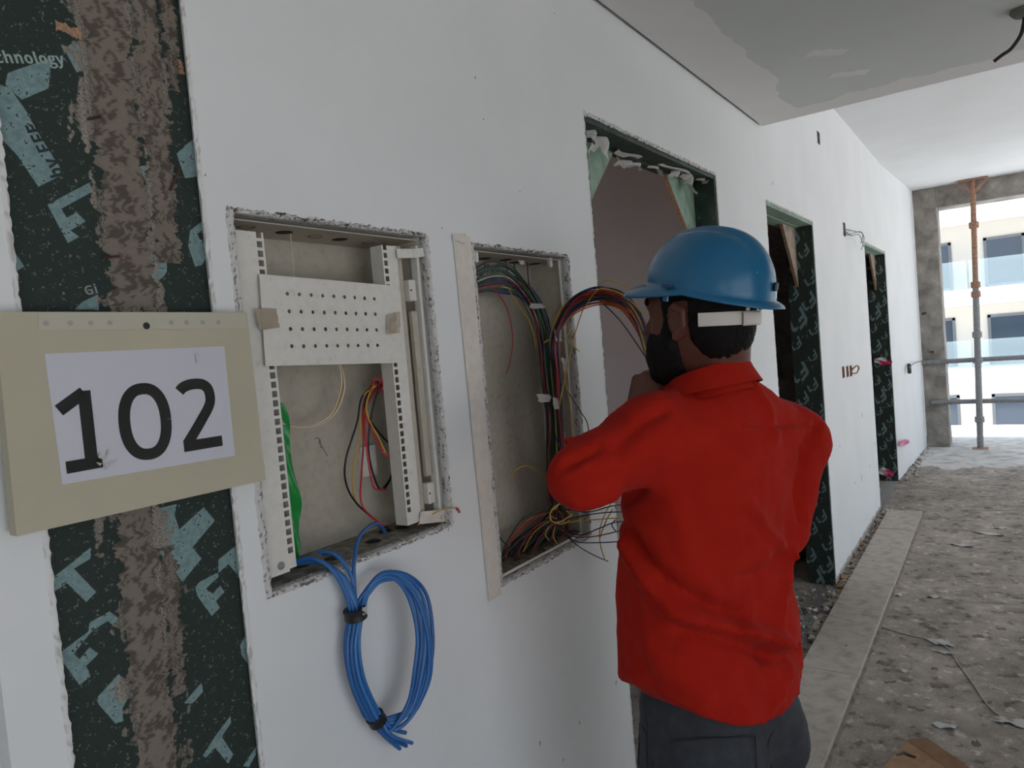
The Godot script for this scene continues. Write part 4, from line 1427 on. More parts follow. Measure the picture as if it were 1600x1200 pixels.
	for q in [[869, 524, 9, 22, 0.012], [880, 570, 8, 24, 0.004], [847, 622, 20, 14, 0.006], [866, 630, 9, 20, 0.004], [836, 478, 22, 9, -0.02], [812, 410, 10, 8, -0.02], [860, 750, 12, 16, 0.0]]:
		var e := MB.new()
		var fq := noise(int(q[0]), 70.0, 2)
		e.grid(5, 6, func(i, j):
			var s: float = (j / 5.0 - 0.5) * q[2]
			var p: Vector3 = W(q[0] + s + i * 0.6, q[1] + (i / 4.0 - 0.5) * q[3] * (1.0 - 0.35 * absf(j / 5.0 - 0.4)), q[4])
			return p + Vector3(0.006 * fq.get_noise_2d(p.y, p.z) + 0.004 * cos(j * 1.1), 0, 0))
		obj("paper_tag", e, M.paper, loop)
	# single loose wires in the box
	for q in [["thin red loose wire hanging in a curve inside the wire box", 0, [[752, 446], [775, 455], [794, 487], [801, 530], [797, 565], [791, 584]], -0.06], ["short yellow loose wire hanging inside the wire box", 7, [[795, 452], [808, 474], [826, 500], [833, 520], [838, 543]], -0.05], ["pale loose wire end curling up beside the harness", 7, [[858, 752], [843, 738], [822, 728], [806, 735], [798, 750]], -0.06]]:
		var pts := []
		for p in q[2]:
			pts.append(W(p[0], p[1], q[3]))
		var e := MB.new()
		e.tube(curve(pts, 7), 0.0013, 6)
		tag(obj("loose_wire", e, mats[q[1]]), q[0], "wire", "", "")
	for q in [[[876, 600], [890, 616], [905, 640], [918, 662], [920, 690]], [[878, 572], [892, 640], [897, 690], [896, 740]]]:
		var pts := []
		for j in q.size():
			pts.append(W(q[j][0], q[j][1], 0.004 + 0.004 * j))
		var e := MB.new()
		e.tube(curve(pts, 6), 0.0014, 6)
		obj("wire", e, mats[2 if q[0][0] == 876 else 7], loop)
	for q in [[[762, 412], [770, 425], [800, 436], [826, 450]], [[790, 408], [793, 425]], [[803, 410], [806, 430], [815, 445]], [[756, 410], [768, 432], [800, 440], [838, 470]], [[824, 410], [826, 440], [832, 455]]]:
		var pts := []
		for p in q:
			pts.append(W(p[0], p[1], -0.075))
		var e := MB.new()
		e.tube(curve(pts, 5), 0.0015, 6)
		obj("wire", e, mats[2], down)
	# lower bundle: from the bottom of the box out to the right, behind the worker
	var lower := thing("wire_tail", "yellow, red and black wire tails fanning out of the box bottom beside the worker", "wires")
	var tails := [
		[1, [[866, 800, -0.03], [874, 788, -0.01], [900, 792, 0.02], [950, 786, 0.07], [1010, 782, 0.12]]],
		[2, [[858, 800, -0.03], [885, 796, 0.0], [920, 800, 0.04], [960, 790, 0.08], [1010, 786, 0.12]]],
		[7, [[860, 806, -0.03], [880, 816, 0.0], [905, 814, 0.03], [955, 810, 0.08], [1010, 806, 0.12]]],
		[2, [[850, 812, -0.03], [882, 812, 0.0], [920, 804, 0.04], [960, 800, 0.08], [1010, 800, 0.12]]],
		[10, [[868, 822, -0.02], [895, 838, 0.02], [930, 838, 0.05], [975, 828, 0.09], [1010, 824, 0.12]]],
		[2, [[872, 826, -0.02], [905, 836, 0.02], [935, 826, 0.05], [962, 816, 0.08], [1010, 812, 0.12]]],
		[8, [[880, 830, -0.01], [900, 846, 0.01], [930, 848, 0.04], [970, 846, 0.08], [1010, 842, 0.12]]],
		[2, [[886, 838, -0.005], [902, 852, 0.01], [925, 866, 0.02], [950, 877, 0.03]]],
		[7, [[955, 786, 0.06], [944, 806, 0.05], [937, 830, 0.04], [939, 855, 0.035], [946, 876, 0.035]]],
		[1, [[957, 796, 0.06], [948, 812, 0.05], [940, 832, 0.042], [938, 840, 0.04]]],
		[1, [[872, 790, -0.01], [860, 802, 0.0], [864, 816, 0.01], [882, 818, 0.01], [892, 806, 0.0], [880, 794, -0.01]]],
		[7, [[880, 784, -0.01], [862, 796, 0.0], [860, 812, 0.008], [874, 816, 0.012], [894, 804, 0.0]]],
		[7, [[858, 822, -0.03], [852, 834, -0.02], [858, 845, -0.02]]],
		[1, [[868, 822, -0.03], [864, 836, -0.02], [870, 850, -0.02]]],
		[0, [[870, 798, -0.03], [840, 808, -0.04], [806, 836, -0.05], [788, 868, -0.055]]],
		[0, [[866, 806, -0.03], [836, 824, -0.04], [816, 850, -0.05], [808, 876, -0.055]]],
		[5, [[862, 800, -0.04], [826, 812, -0.05], [800, 842, -0.055], [790, 872, -0.06]]],
		[2, [[858, 794, -0.04], [820, 808, -0.05], [796, 840, -0.06], [784, 866, -0.06]]],
		[0, [[874, 812, -0.03], [848, 834, -0.04], [832, 860, -0.05]]],
		[1, [[862, 812, -0.035], [834, 832, -0.045], [818, 862, -0.05]]],
		[2, [[778, 836, -0.05], [788, 848, -0.045], [798, 856, -0.05]]],
		[3, [[868, 680, -0.01], [872, 694, 0.0], [878, 704, 0.006], [884, 716, 0.01]]],
		[7, [[960, 782, 0.08], [925, 788, 0.04], [890, 786, 0.0]]],
		[2, [[962, 830, 0.09], [956, 820, 0.085], [962, 812, 0.09]]]]
	for q in tails:
		var pts := []
		for p in q[1]:
			pts.append(W(p[0], p[1], p[2]))
		var e := MB.new()
		e.tube(curve(pts, 6), 0.0015, 6)
		obj("wire", e, mats[q[0]], lower)
	# rubble and sand in the bottom of the box
	var rb := MB.new()
	rough_strip(rb, Vector3(-0.1, y0 + 0.002, z1 - 0.005), Vector3(-0.1, y0 + 0.002, z0 + 0.005), Vector3.RIGHT, Vector3.UP, 0.08, 90, 10, 0.006, 0.012, 45, lin(120, 110, 98), lin(70, 62, 54), 0.1)
	var sandy := obj("mortar_crumbs", rb, M.rough, bottom)
	sandy.set_meta("kind", "stuff")

func build_blue_coil() -> void:
	var o := thing("cable_coil", "bundle of blue cables hanging in a taped loop below the rack box", "cable")
	var mats := [flat(Color8(44, 106, 172), 0.36), flat(Color8(36, 92, 156), 0.36), flat(Color8(62, 120, 182), 0.36)]
	var n := 8
	for i in n:
		var a := TAU * i / n
		var oz := 0.0085 * cos(a); var ox := 0.0085 * sin(a)
		var f := i / float(n - 1)
		var start: Array
		if i < 5:
			start = [[452 + i * 3, 884 - i, -0.05], [480 + i * 6, 872 + i * 2, -0.02], [512 + i * 5, 884 + i * 3, 0.012], [536 + i * 3, 918, 0.022]]
		elif i < 7:
			start = [[497 + (i - 5) * 7, 862 + (i - 5) * 3, -0.04], [522 + (i - 5) * 4, 866, -0.012], [544, 890, 0.012], [554, 922, 0.02]]
		else:
			start = [[602, 832, -0.05], [588, 818, -0.03], [562, 838, 0.0], [553, 880, 0.014], [553, 918, 0.02]]
		var pts := []
		for q in start:
			pts.append(W(q[0], q[1], q[2]))
		var hold := func(u: float, v: float, x: float) -> Vector3: return W(u, v, x) + Vector3(ox, 0, oz)
		pts.append(hold.call(554.0, 960.0, 0.025))
		var k := i % 4
		if i < 3:
			# straight down to the lower tape and out at the end
			pts.append_array([hold.call(549.0, 1010.0, 0.028), hold.call(556.0, 1060.0, 0.03), hold.call(575.0, 1105.0, 0.032), hold.call(588.0, 1126.0, 0.032), hold.call(608.0, 1148.0, 0.03)])
			pts.append(W(625 + i * 8, 1170 - i * 5, 0.03) + Vector3(ox * 0.5, 0, 0))
		else:
			var w := (i - 3) / 4.0 * 1.5 - 0.25
			pts.append_array([hold.call(548.0, 1005.0, 0.028), hold.call(553.0, 1050.0, 0.03), hold.call(568.0, 1095.0, 0.032), hold.call(588.0, 1124.0, 0.034)])
			pts.append_array([W(612 + w * 12, 1138 - w * 18, 0.05), W(640 + w * 10, 1100 + w * 4, 0.062), W(652 + w * 16, 1045, 0.07), W(656 + w * 16, 990, 0.07), W(644 + w * 18, 935 - w * 4, 0.062), W(622 + w * 14, 905 - w * 4, 0.055), W(596 + w * 4, 902 - w * 6, 0.045), W(572 + w * 2, 926 - w * 6, 0.034)])
			pts.append(hold.call(557.0, 962.0, 0.03))
			pts.append_array([hold.call(552.0, 1010.0, 0.032), hold.call(560.0, 1062.0, 0.034), hold.call(580.0, 1108.0, 0.034), hold.call(594.0, 1128.0, 0.036)])
			if i == 7:
				pts.append_array([W(618, 1141, 0.045), W(634, 1145, 0.05)])
			else:
				pts.append_array([W(616, 1140, 0.05), W(645, 1116, 0.062), W(664 + i * 1.2, 1060, 0.074), W(666 + i, 1000, 0.076), W(650 + i, 940, 0.068), W(624 + i, 908, 0.056), W(596, 908, 0.044), W(574, 930, 0.036)])
				pts.append(hold.call(560.0, 960.0, 0.033))
		var e := MB.new()
		e.tube(curve(pts, 7), 0.0034, 9)
		obj("cable", e, mats[i % 3], o)
	for q in [[[540, 962], [570, 956], 0.019], [[577, 1130], [599, 1116], 0.016]]:
		var e := MB.new()
		var a := W(q[0][0], q[0][1], 0.028); var b := W(q[1][0], q[1][1], 0.034)
		var mid := (a + b) * 0.5
		var axis := Vector3(0, 1, 0.12) if q[2] > 0.018 else Vector3(0, 0.8, 0.45)
		var hh := 0.009
		e.lathe(mid, axis, PackedVector2Array([Vector2(0.012, -hh), Vector2(q[2] - 0.001, -hh), Vector2(q[2], -hh + 0.001), Vector2(q[2] * 0.96, 0), Vector2(q[2], hh - 0.001), Vector2(q[2] - 0.001, hh), Vector2(0.012, hh)]), 18)
		obj("black_tape", e, M.tape_black, o)
	var e3 := MB.new()
	e3.grid(4, 4, func(i, j): return W(566 + j * 2.6, 948 + i * 4 + 2 * sin(j * 2.0), 0.05 + 0.003 * sin(i * 2.0 + j)))
	obj("tape_end", e3, M.paper, o)

# ------------------------------------------------------------------ the worker
class Field:
	# blended solid: tapered capsules, ellipsoids and an upright lofted trunk
	var kind := PackedInt32Array()
	var a := PackedVector3Array()
	var b := PackedVector3Array()
	var ra := PackedFloat32Array()
	var rb := PackedFloat32Array()
	var k := PackedFloat32Array()
	var inv := []
	var rows := []          # trunk: [y, x, z, half width, half depth]
	var side := Vector3.RIGHT
	var front := Vector3.FORWARD
	var cut: Callable
	func capsule(p: Vector3, q: Vector3, r0: float, r1: float, blend := 0.02) -> void:
		kind.append(0); a.append(p); b.append(q); ra.append(r0); rb.append(r1); k.append(blend); inv.append(null)
	func ellipsoid(c: Vector3, basis: Basis, r: Vector3, blend := 0.02) -> void:
		kind.append(1); a.append(c); b.append(r); ra.append(minf(r.x, minf(r.y, r.z))); rb.append(0); k.append(blend); inv.append(basis.inverse())
	func trunk(blend := 0.02) -> void:
		kind.append(2); a.append(Vector3.ZERO); b.append(Vector3.ZERO); ra.append(0); rb.append(0); k.append(blend); inv.append(null)
	func trunk_d(p: Vector3) -> float:
		var n := rows.size()
		var y := clampf(p.y, rows[0][0], rows[n - 1][0])
		var i := 0
		while i < n - 2 and y > rows[i + 1][0]:
			i += 1
		var r0: Array = rows[i]
		var r1: Array = rows[i + 1]
		var t: float = (y - r0[0]) / (r1[0] - r0[0])
		t = t * t * (3.0 - 2.0 * t) * 0.5 + t * 0.5
		var dx: float = p.x - lerpf(r0[1], r1[1], t)
		var dz: float = p.z - lerpf(r0[2], r1[2], t)
		var l := (dx * side.x + dz * side.z) / lerpf(r0[3], r1[3], t)
		var f := (dx * front.x + dz * front.z) / lerpf(r0[4], r1[4], t)
		l = absf(l); f = absf(f)
		var q := pow(pow(l, 2.4) + pow(f, 2.4), 1.0 / 2.4)
		var d := (q - 1.0) * lerpf(r0[4], r1[4], t)
		return maxf(d, absf(p.y - y) + d * 0.3 if p.y != y else d)
	func d(p: Vector3) -> float:
		var best := 1000.0
		for i in kind.size():
			var e := 0.0
			match kind[i]:
				0:
					var ab := b[i] - a[i]
					var t := clampf((p - a[i]).dot(ab) / ab.length_squared(), 0.0, 1.0)
					e = (p - a[i] - ab * t).length() - lerpf(ra[i], rb[i], t)
				1:
					var q: Vector3 = inv[i] * (p - a[i])
					var s := Vector3(q.x / b[i].x, q.y / b[i].y, q.z / b[i].z)
					var k0 := s.length()
					var s2 := Vector3(s.x / b[i].x, s.y / b[i].y, s.z / b[i].z).length()
					e = k0 * (k0 - 1.0) / maxf(s2, 1e-6)
					if k0 < 0.3:
						e = -ra[i] * 0.7
				2:
					e = trunk_d(p)
			var kk := k[i]
			var h := maxf(kk - absf(best - e), 0.0) / kk
			best = minf(best, e) - h * h * kk * 0.25
		if cut.is_valid():
			best = cut.call(p, best)
		return best

# surface nets over the box lo..hi, only where the surface passes
func net(fd: Field, lo: Vector3, hi: Vector3, h: float, mb: MB) -> void:
	var B := 4
	var bx := int(ceil((hi.x - lo.x) / (h * B))); var by := int(ceil((hi.y - lo.y) / (h * B))); var bz := int(ceil((hi.z - lo.z) / (h * B)))
	var nx := bx * B + 1; var ny := by * B + 1; var nz := bz * B + 1
	var val := PackedFloat32Array()
	val.resize(nx * ny * nz)
	val.fill(9999.0)
	var live := []
	var reach := h * B * 1.25 + 0.004
	for k in bz:
		for j in by:
			for i in bx:
				var c := lo + Vector3(i + 0.5, j + 0.5, k + 0.5) * h * B
				var e := fd.d(c)
				if absf(e) < reach:
					live.append(Vector3i(i, j, k))
				else:
					var s := 500.0 if e > 0.0 else -500.0
					for kk in B + 1:
						for jj in B + 1:
							var row := ((k * B + kk) * ny + j * B + jj) * nx + i * B
							for ii in B + 1:
								if val[row + ii] > 9000.0:
									val[row + ii] = s
	for c in live:
		for kk in B + 1:
			for jj in B + 1:
				var row: int = ((c.z * B + kk) * ny + c.y * B + jj) * nx + c.x * B
				for ii in B + 1:
					if absf(val[row + ii]) > 400.0:
						val[row + ii] = fd.d(lo + Vector3(c.x * B + ii, c.y * B + jj, c.z * B + kk) * h)
	var vid := {}
	var offs := [0, 1, nx, nx + 1, nx * ny, nx * ny + 1, nx * ny + nx, nx * ny + nx + 1]
	var edges := [[0, 1], [2, 3], [4, 5], [6, 7], [0, 2], [1, 3], [4, 6], [5, 7], [0, 4], [1, 5], [2, 6], [3, 7]]
	var base := mb.v.size()
	for c in live:
		for kk in B:
			for jj in B:
				for ii in B:
					var i0: int = ((c.z * B + kk) * ny + c.y * B + jj) * nx + c.x * B + ii
					var neg := 0
					for q in 8:
						if val[i0 + offs[q]] < 0.0:
							neg += 1
					if neg == 0 or neg == 8:
						continue
					var sum := Vector3.ZERO
					var cnt := 0
					for e in edges:
						var p: int = e[0]
						var q: int = e[1]
						var va := val[i0 + offs[p]]
						var vb := val[i0 + offs[q]]
						if (va < 0.0) != (vb < 0.0):
							var t := va / (va - vb)
							sum += Vector3(p & 1, (p >> 1) & 1, p >> 2).lerp(Vector3(q & 1, (q >> 1) & 1, q >> 2), t)
							cnt += 1
					vid[i0] = mb.p(lo + (Vector3(c.x * B + ii, c.y * B + jj, c.z * B + kk) + sum / cnt) * h, Vector3.UP)
	var step := [1, nx, nx * ny]
	for i0 in vid:
		for ax in 3:
			var u: int = step[(ax + 1) % 3]
			var w: int = step[(ax + 2) % 3]
			var va := val[i0]
			var vb := val[i0 + step[ax]]
			if (va < 0.0) == (vb < 0.0):
				continue
			if vid.has(i0 - u) and vid.has(i0 - w) and vid.has(i0 - u - w):
				var p: int = vid[i0]; var q: int = vid[i0 - u]; var r: int = vid[i0 - u - w]; var s: int = vid[i0 - w]
				if va < 0.0:
					mb.ix.append_array(PackedInt32Array([p, r, q, p, s, r]))
				else:
					mb.ix.append_array(PackedInt32Array([p, q, r, p, r, s]))
	mb.normals(base)

func march(fd: Field, from: Vector3, dir: Vector3) -> Vector3:
	var p := from
	for i in 60:
		var e := fd.d(p)
		if e < 0.0008:
			break
		p += dir * maxf(e * 0.7, 0.0006)
		if (p - from).length() > 1.0:
			return from + dir * 0.4
	return p

# a hand from its wrist: dir to the knuckles, nrm out of the back of the hand, thumb side
func hand(fd: Field, wrist: Vector3, dir: Vector3, nrm: Vector3, thumb: Vector3, curl: float) -> void:
	var sc := 1.0
	for i in 4:
		var off := (1.5 - i) * 0.0195
		var knuckle: Vector3 = wrist + dir * [0.088, 0.092, 0.088, 0.080][i] * sc + thumb * off + nrm * [0.0, 0.003, 0.002, -0.002][i]
		fd.capsule(wrist + dir * 0.012 + thumb * off * 0.7, knuckle, 0.0145, 0.0105, 0.012)
		var p := knuckle
		var ang := curl * 0.75 + i * 0.06
		for j in 3:
			var l: float = [[0.040, 0.024, 0.020], [0.044, 0.028, 0.021], [0.041, 0.026, 0.021], [0.033, 0.020, 0.018]][i][j]
			var dd := dir * cos(ang) - nrm * sin(ang)
			var q: Vector3 = p + dd * l
			fd.capsule(p, q, [0.0098, 0.0090, 0.0082][j], [0.0090, 0.0082, 0.0072][j], 0.003)
			p = q
			ang += curl
	var t0 := wrist + dir * 0.03 + thumb * 0.026 - nrm * 0.006
	var t1 := t0 + (dir * 0.65 + thumb * 0.62 - nrm * 0.35).normalized() * 0.042
	var t2 := t1 + (dir * 0.9 + thumb * 0.05 - nrm * 0.4).normalized() * 0.032
	var t3 := t2 + (dir * 0.75 - thumb * 0.4 - nrm * 0.5).normalized() * 0.026
	fd.capsule(t0, t1, 0.0155, 0.0115, 0.012)
	fd.capsule(t1, t2, 0.0112, 0.0098, 0.003)
	fd.capsule(t2, t3, 0.0098, 0.0080, 0.003)

func build_person() -> void:
	var o := thing("person", "worker in a long-sleeved red shirt and dark jeans, facing the wire box", "person")
	var shirt := noise_mat(81, 0.03, 4, [[0.0, Color8(160, 30, 19)], [0.5, Color8(168, 33, 21)], [1.0, Color8(175, 38, 25)]], 1.2, 0.9, 0.4, 0.4)
	shirt.metallic_specular = 0.2
	shirt.rim_enabled = true
	shirt.rim = 0.05
	var skin := flat(Color8(98, 56, 44), 0.55)
	skin.subsurf_scatter_enabled = true
	skin.subsurf_scatter_strength = 0.1
	var hair_m := flat(Color8(17, 14, 13), 0.75, 0.0, 0.3)
	var jeans_m := noise_mat(82, 0.04, 4, [[0.0, Color8(40, 42, 47)], [0.6, Color8(50, 53, 59)], [1.0, Color8(64, 67, 74)]], 1.4, 0.8, 0.6, 0.5)
	var front := Vector3(-0.943, 0, -0.333).normalized()
	var left := Vector3.UP.cross(front)
	# trunk rows, from the hem up: pixel centre, distance, half width, half depth
	var rows := []
	for q in [[1124, 1185, 1.400, 0.196, 0.136], [1120, 1120, 1.400, 0.201, 0.136], [1114, 1060, 1.400, 0.203, 0.134], [1111, 1000, 1.400, 0.201, 0.130], [1100, 900, 1.400, 0.194, 0.122], [1103, 810, 1.400, 0.195, 0.122], [1114, 735, 1.400, 0.200, 0.122], [1120, 690, 1.400, 0.190, 0.113], [1121, 650, 1.398, 0.152, 0.096], [1117, 622, 1.395, 0.108, 0.084], [1112, 600, 1.390, 0.076, 0.074]]:
		var c := D(q[0], q[1], q[2])
		rows.append([c.y, c.x, c.z, q[3], q[4]])
	rows.sort_custom(func(p, q): return p[0] < q[0])
	var sl := D(1016, 682, 1.292); var el := D(908, 745, 1.215)
	var sr := D(1240, 690, 1.492); var er := D(1214, 822, 1.445)
	var hip := Vector3(rows[0][1], rows[0][0], rows[0][2])
	# ---- shirt
	var fs := Field.new()
	fs.rows = rows; fs.side = left; fs.front = front
	fs.trunk(0.02)
	fs.capsule(D(1085, 645, 1.36), sl, 0.062, 0.066, 0.05)
	fs.capsule(sl, el, 0.070, 0.053, 0.035)
	fs.capsule(el, D(956, 690, 1.31), 0.052, 0.040, 0.02)
	fs.capsule(D(950, 684, 1.27), D(880, 689, 1.25), 0.022, 0.005, 0.008)
	fs.capsule(D(1165, 645, 1.43), sr, 0.06, 0.062, 0.05)
	fs.capsule(sr, er, 0.066, 0.055, 0.035)
	fs.capsule(er, D(1120, 800, 1.60), 0.055, 0.045, 0.02)
	var hem_y := rows[0][0] as float
	var axis := Vector3(rows[1][1], 0, rows[1][2])
	fs.cut = func(p: Vector3, e: float) -> float:
		var q := Vector3(p.x - axis.x, 0, p.z - axis.z)
		var l := q.dot(left) / 0.2
		var level := D(1150, 1143, 1.28).y + 0.005 + 0.075 * pow(absf(l), 2.2) + (0.02 if l > 0.0 else -0.008) * absf(l)
		return maxf(e, level - p.y)
	var mb := MB.new()
	net(fs, Vector3(0.02, 0.78, -1.85), Vector3(0.82, 1.62, -0.92), 0.0085, mb)
	# folds: lines over the cloth, pushed in or out
	var folds := []
	for q in [
		[[[968, 790], [985, 835], [1020, 890], [1062, 925], [1105, 948], [1160, 962]], -0.012, 0.014],
		[[[975, 850], [1010, 905], [1060, 950], [1110, 972], [1170, 985], [1215, 998]], 0.010, 0.016],
		[[[1028, 912], [1060, 945], [1095, 968], [1150, 982]], -0.009, 0.010],
		[[[1065, 985], [1105, 992], [1150, 1003], [1200, 1020]], -0.010, 0.014],
		[[[1040, 955], [1100, 975], [1160, 990], [1225, 1000]], 0.007, 0.012],
		[[[1252, 1015], [1225, 1030], [1190, 1028]], -0.010, 0.012],
		[[[1258, 1000], [1235, 1010], [1205, 1005]], 0.008, 0.012],
		[[[1236, 866], [1228, 900], [1222, 940], [1215, 975]], 0.009, 0.013],
		[[[1232, 862], [1212, 880], [1190, 900], [1160, 905]], -0.008, 0.013],
		[[[1170, 790], [1200, 830], [1225, 855], [1236, 862]], 0.007, 0.014],
		[[[962, 790], [985, 778], [1000, 768]], -0.012, 0.010],
		[[[960, 772], [930, 782], [900, 786]], 0.006, 0.012],
		[[[1278, 664], [1258, 700], [1250, 760], [1256, 810]], -0.009, 0.011],
		[[[1262, 668], [1240, 668], [1200, 667], [1156, 667]], -0.0022, 0.0045],
		[[[1190, 590], [1215, 610], [1245, 625]], -0.007, 0.012],
		[[[1175, 600], [1200, 640], [1210, 680]], 0.006, 0.014],
		[[[1040, 640], [1000, 660], [965, 700]], -0.006, 0.014],
		[[[1060, 800], [1080, 880], [1120, 930]], 0.006, 0.022],
		[[[1010, 1010], [1040, 1050], [1100, 1085]], 0.006, 0.02],
		[[[1210, 1095], [1225, 1070], [1235, 1040]], 0.006, 0.012],
		[[[935, 700], [905, 715], [880, 730]], -0.006, 0.010]]:
		var line := []
		for p in q[0]:
			line.append(march(fs, EYE + ray(p[0], p[1]) * 0.95, ray(p[0], p[1]).normalized()))
		folds.append([line, q[1], q[2]])
	var fz := noise(83, 6.0, 3)
	for i in mb.v.size():
		var p := mb.v[i]
		var push := (fz.get_noise_3d(p.x, p.y * 0.6, p.z) * 0.009 + fz.get_noise_3d(p.x * 2.2 + p.y, p.y * 2.2 - p.x, p.z * 2.2) * 0.003)
		for fo in folds:
			var dist := 9.0
			var ln: Array = fo[0]
			for j in ln.size() - 1:
				var u: Vector3 = ln[j]
				var uv: Vector3 = ln[j + 1] - u
				var t := clampf((p - u).dot(uv) / maxf(uv.length_squared(), 1e-9), 0.0, 1.0)
				dist = minf(dist, (p - u - uv * t).length())
			if dist < fo[2] * 3.0:
				push += fo[1] * 1.7 * exp(-(dist * dist) / (fo[2] * fo[2]))
		mb.v[i] = p + mb.n[i] * push
	mb.normals()
	var sh := obj("shirt", mb, shirt, o)
	# seam of the back yoke
	for q in [[[1158, 667], [1200, 667], [1240, 666], [1274, 664]]]:
		var pts := []
		for p in q:
			pts.append(march(fs, EYE + ray(p[0], p[1]) * 0.95, ray(p[0], p[1]).normalized()))
		var e := MB.new()
		e.tube(curve(pts, 6), 0.0009, 5)
		obj("seam", e, flat(Color8(140, 26, 17), 0.9), sh)
	# collar
	mb = MB.new()
	var nc := D(1108, 578, 1.352)
	mb.grid(10, 48, func(i, j):
		var a: float = TAU * j / 48.0
		var back := -cos(a)
		var q: Vector3 = nc + left * 0.071 * sin(a) + front * (0.069 * cos(a))
		var hgt: float = [-0.050, -0.025, -0.005, 0.002, 0.005, 0.005, 0.001, -0.010, -0.026, -0.036][i]
		var outw: float = [0.010, 0.000, -0.004, -0.004, -0.002, 0.002, 0.006, 0.011, 0.020, 0.026][i]
		return q + (left * sin(a) + front * cos(a)) * outw + Vector3.UP * (hgt + 0.020 * back - 0.006), true)
	obj("collar", mb, shirt, sh)
	# ---- jeans
	var fj := Field.new()
	var hips := D(1122, 1130, 1.40)
	var hl := hips + left * 0.088 + Vector3.DOWN * 0.06; var hr := hips - left * 0.088 + Vector3.DOWN * 0.06
	fj.ellipsoid(hips + Vector3.UP * 0.04, Basis(left, Vector3.UP, front), Vector3(0.172, 0.16, 0.118), 0.05)
	fj.ellipsoid(hips - front * 0.03 + left * 0.075 + Vector3.DOWN * 0.03, Basis(left, Vector3.UP, front), Vector3(0.09, 0.11, 0.10), 0.05)
	fj.ellipsoid(hips - front * 0.03 - left * 0.075 + Vector3.DOWN * 0.03, Basis(left, Vector3.UP, front), Vector3(0.09, 0.11, 0.10), 0.05)
	var feet := []
	for s in [[hl, 1.0], [hr, -1.0]]:
		var knee: Vector3 = Vector3(s[0].x, 0.47, s[0].z) + front * 0.02 + left * 0.015 * s[1]
		var ankle: Vector3 = Vector3(s[0].x, 0.09, s[0].z) + left * 0.03 * s[1]
		feet.append(ankle)
		fj.capsule(s[0], knee, 0.094, 0.066, 0.05)
		fj.capsule(knee, ankle, 0.066, 0.052, 0.03)
	mb = MB.new()
	net(fj, Vector3(0.12, 0.02, -1.75), Vector3(0.78, 1.12, -1.05), 0.012, mb)
	var fj2 := noise(84, 8.0, 3)
	for i in mb.v.size():
		mb.v[i] += mb.n[i] * fj2.get_noise_3dv(mb.v[i]) * 0.007
	mb.normals()
	var jn := obj("jeans", mb, jeans_m, o)
	var seam := flat(Color8(40, 42, 48), 0.8)
	for q in [[[1050, 1158], [1180, 1150], [1186, 1250], [1058, 1258]], [[1000, 1130], [1010, 1146], [1012, 1230], [996, 1220]]]:
		var pts := []
		for k in 5:
			var u: Array = q[k % 4]
			var w: Array = q[(k + 1) % 4]
			if k == 4:
				break
			for s in 7:
				var pp := Vector2(u[0], u[1]).lerp(Vector2(w[0], w[1]), s / 7.0)
				pts.append(march(fj, EYE + ray(pp.x, pp.y) * 1.0, ray(pp.x, pp.y).normalized()) - ray(pp.x, pp.y).normalized() * 0.004)
		pts.append(pts[0])
		var e := MB.new()
		e.tube(PackedVector3Array(pts), 0.0016, 5)
		obj("pocket_seam", e, seam, jn)
	for q in [[[1008, 1092], [1012, 1140], [1020, 1200]], [[1212, 1135], [1200, 1165], [1206, 1200]]]:
		var pts := []
		for pp in q:
			pts.append(march(fj, EYE + ray(pp[0], pp[1]) * 1.0, ray(pp[0], pp[1]).normalized()))
		var e := MB.new()
		e.tube(curve(pts, 6), 0.0018, 5)
		obj("side_seam", e, seam, jn)
	# ---- shoes
	for a in feet:
		var fb := Field.new()
		var g := Vector3(a.x, 0.0, a.z)
		fb.capsule(g + Vector3.UP * 0.045 - front * 0.05, g + Vector3.UP * 0.04 + front * 0.13, 0.044, 0.036, 0.02)
		fb.capsule(g + Vector3.UP * 0.05, g + Vector3.UP * 0.11, 0.046, 0.045, 0.03)
		fb.cut = func(p: Vector3, e: float) -> float: return maxf(e, 0.001 - p.y)
		mb = MB.new()
		net(fb, g + Vector3(-0.25, -0.01, -0.25), g + Vector3(0.25, 0.18, 0.25), 0.01, mb)
		obj("shoe", mb, flat(Color8(52, 46, 42), 0.7), o)
	# ---- body: head, neck, arms, hands
	var hf := Vector3(-0.9956, 0.05, -0.0927).normalized()
	var hl2 := Vector3.UP.cross(hf).normalized()
	var hu := hf.cross(hl2)
	var hc := D(1096, 492, 1.335)
	var hb := Basis(hf, hl2, hu)
	var at := func(f: float, l: float, u: float) -> Vector3: return hc + hf * f + hl2 * l + hu * u
	var head := Field.new()
	head.ellipsoid(at.call(0.0, 0.0, 0.022), hb, Vector3(0.090, 0.076, 0.094), 0.02)
	head.ellipsoid(at.call(0.040, 0.0, -0.045), hb, Vector3(0.058, 0.060, 0.068), 0.035)
	head.capsule(at.call(0.070, 0.0, -0.095), at.call(0.075, 0.0, -0.098), 0.022, 0.02, 0.03)
	head.capsule(at.call(0.088, 0.0, 0.012), at.call(0.108, 0.0, -0.028), 0.009, 0.014, 0.012)
	head.capsule(at.call(0.085, 0.014, -0.034), at.call(0.085, -0.014, -0.034), 0.010, 0.010, 0.01)
	head.capsule(at.call(0.086, 0.03, 0.026), at.call(0.086, -0.03, 0.026), 0.012, 0.012, 0.02)
	head.capsule(at.call(0.085, 0.016, -0.062), at.call(0.085, -0.016, -0.062), 0.009, 0.009, 0.006)
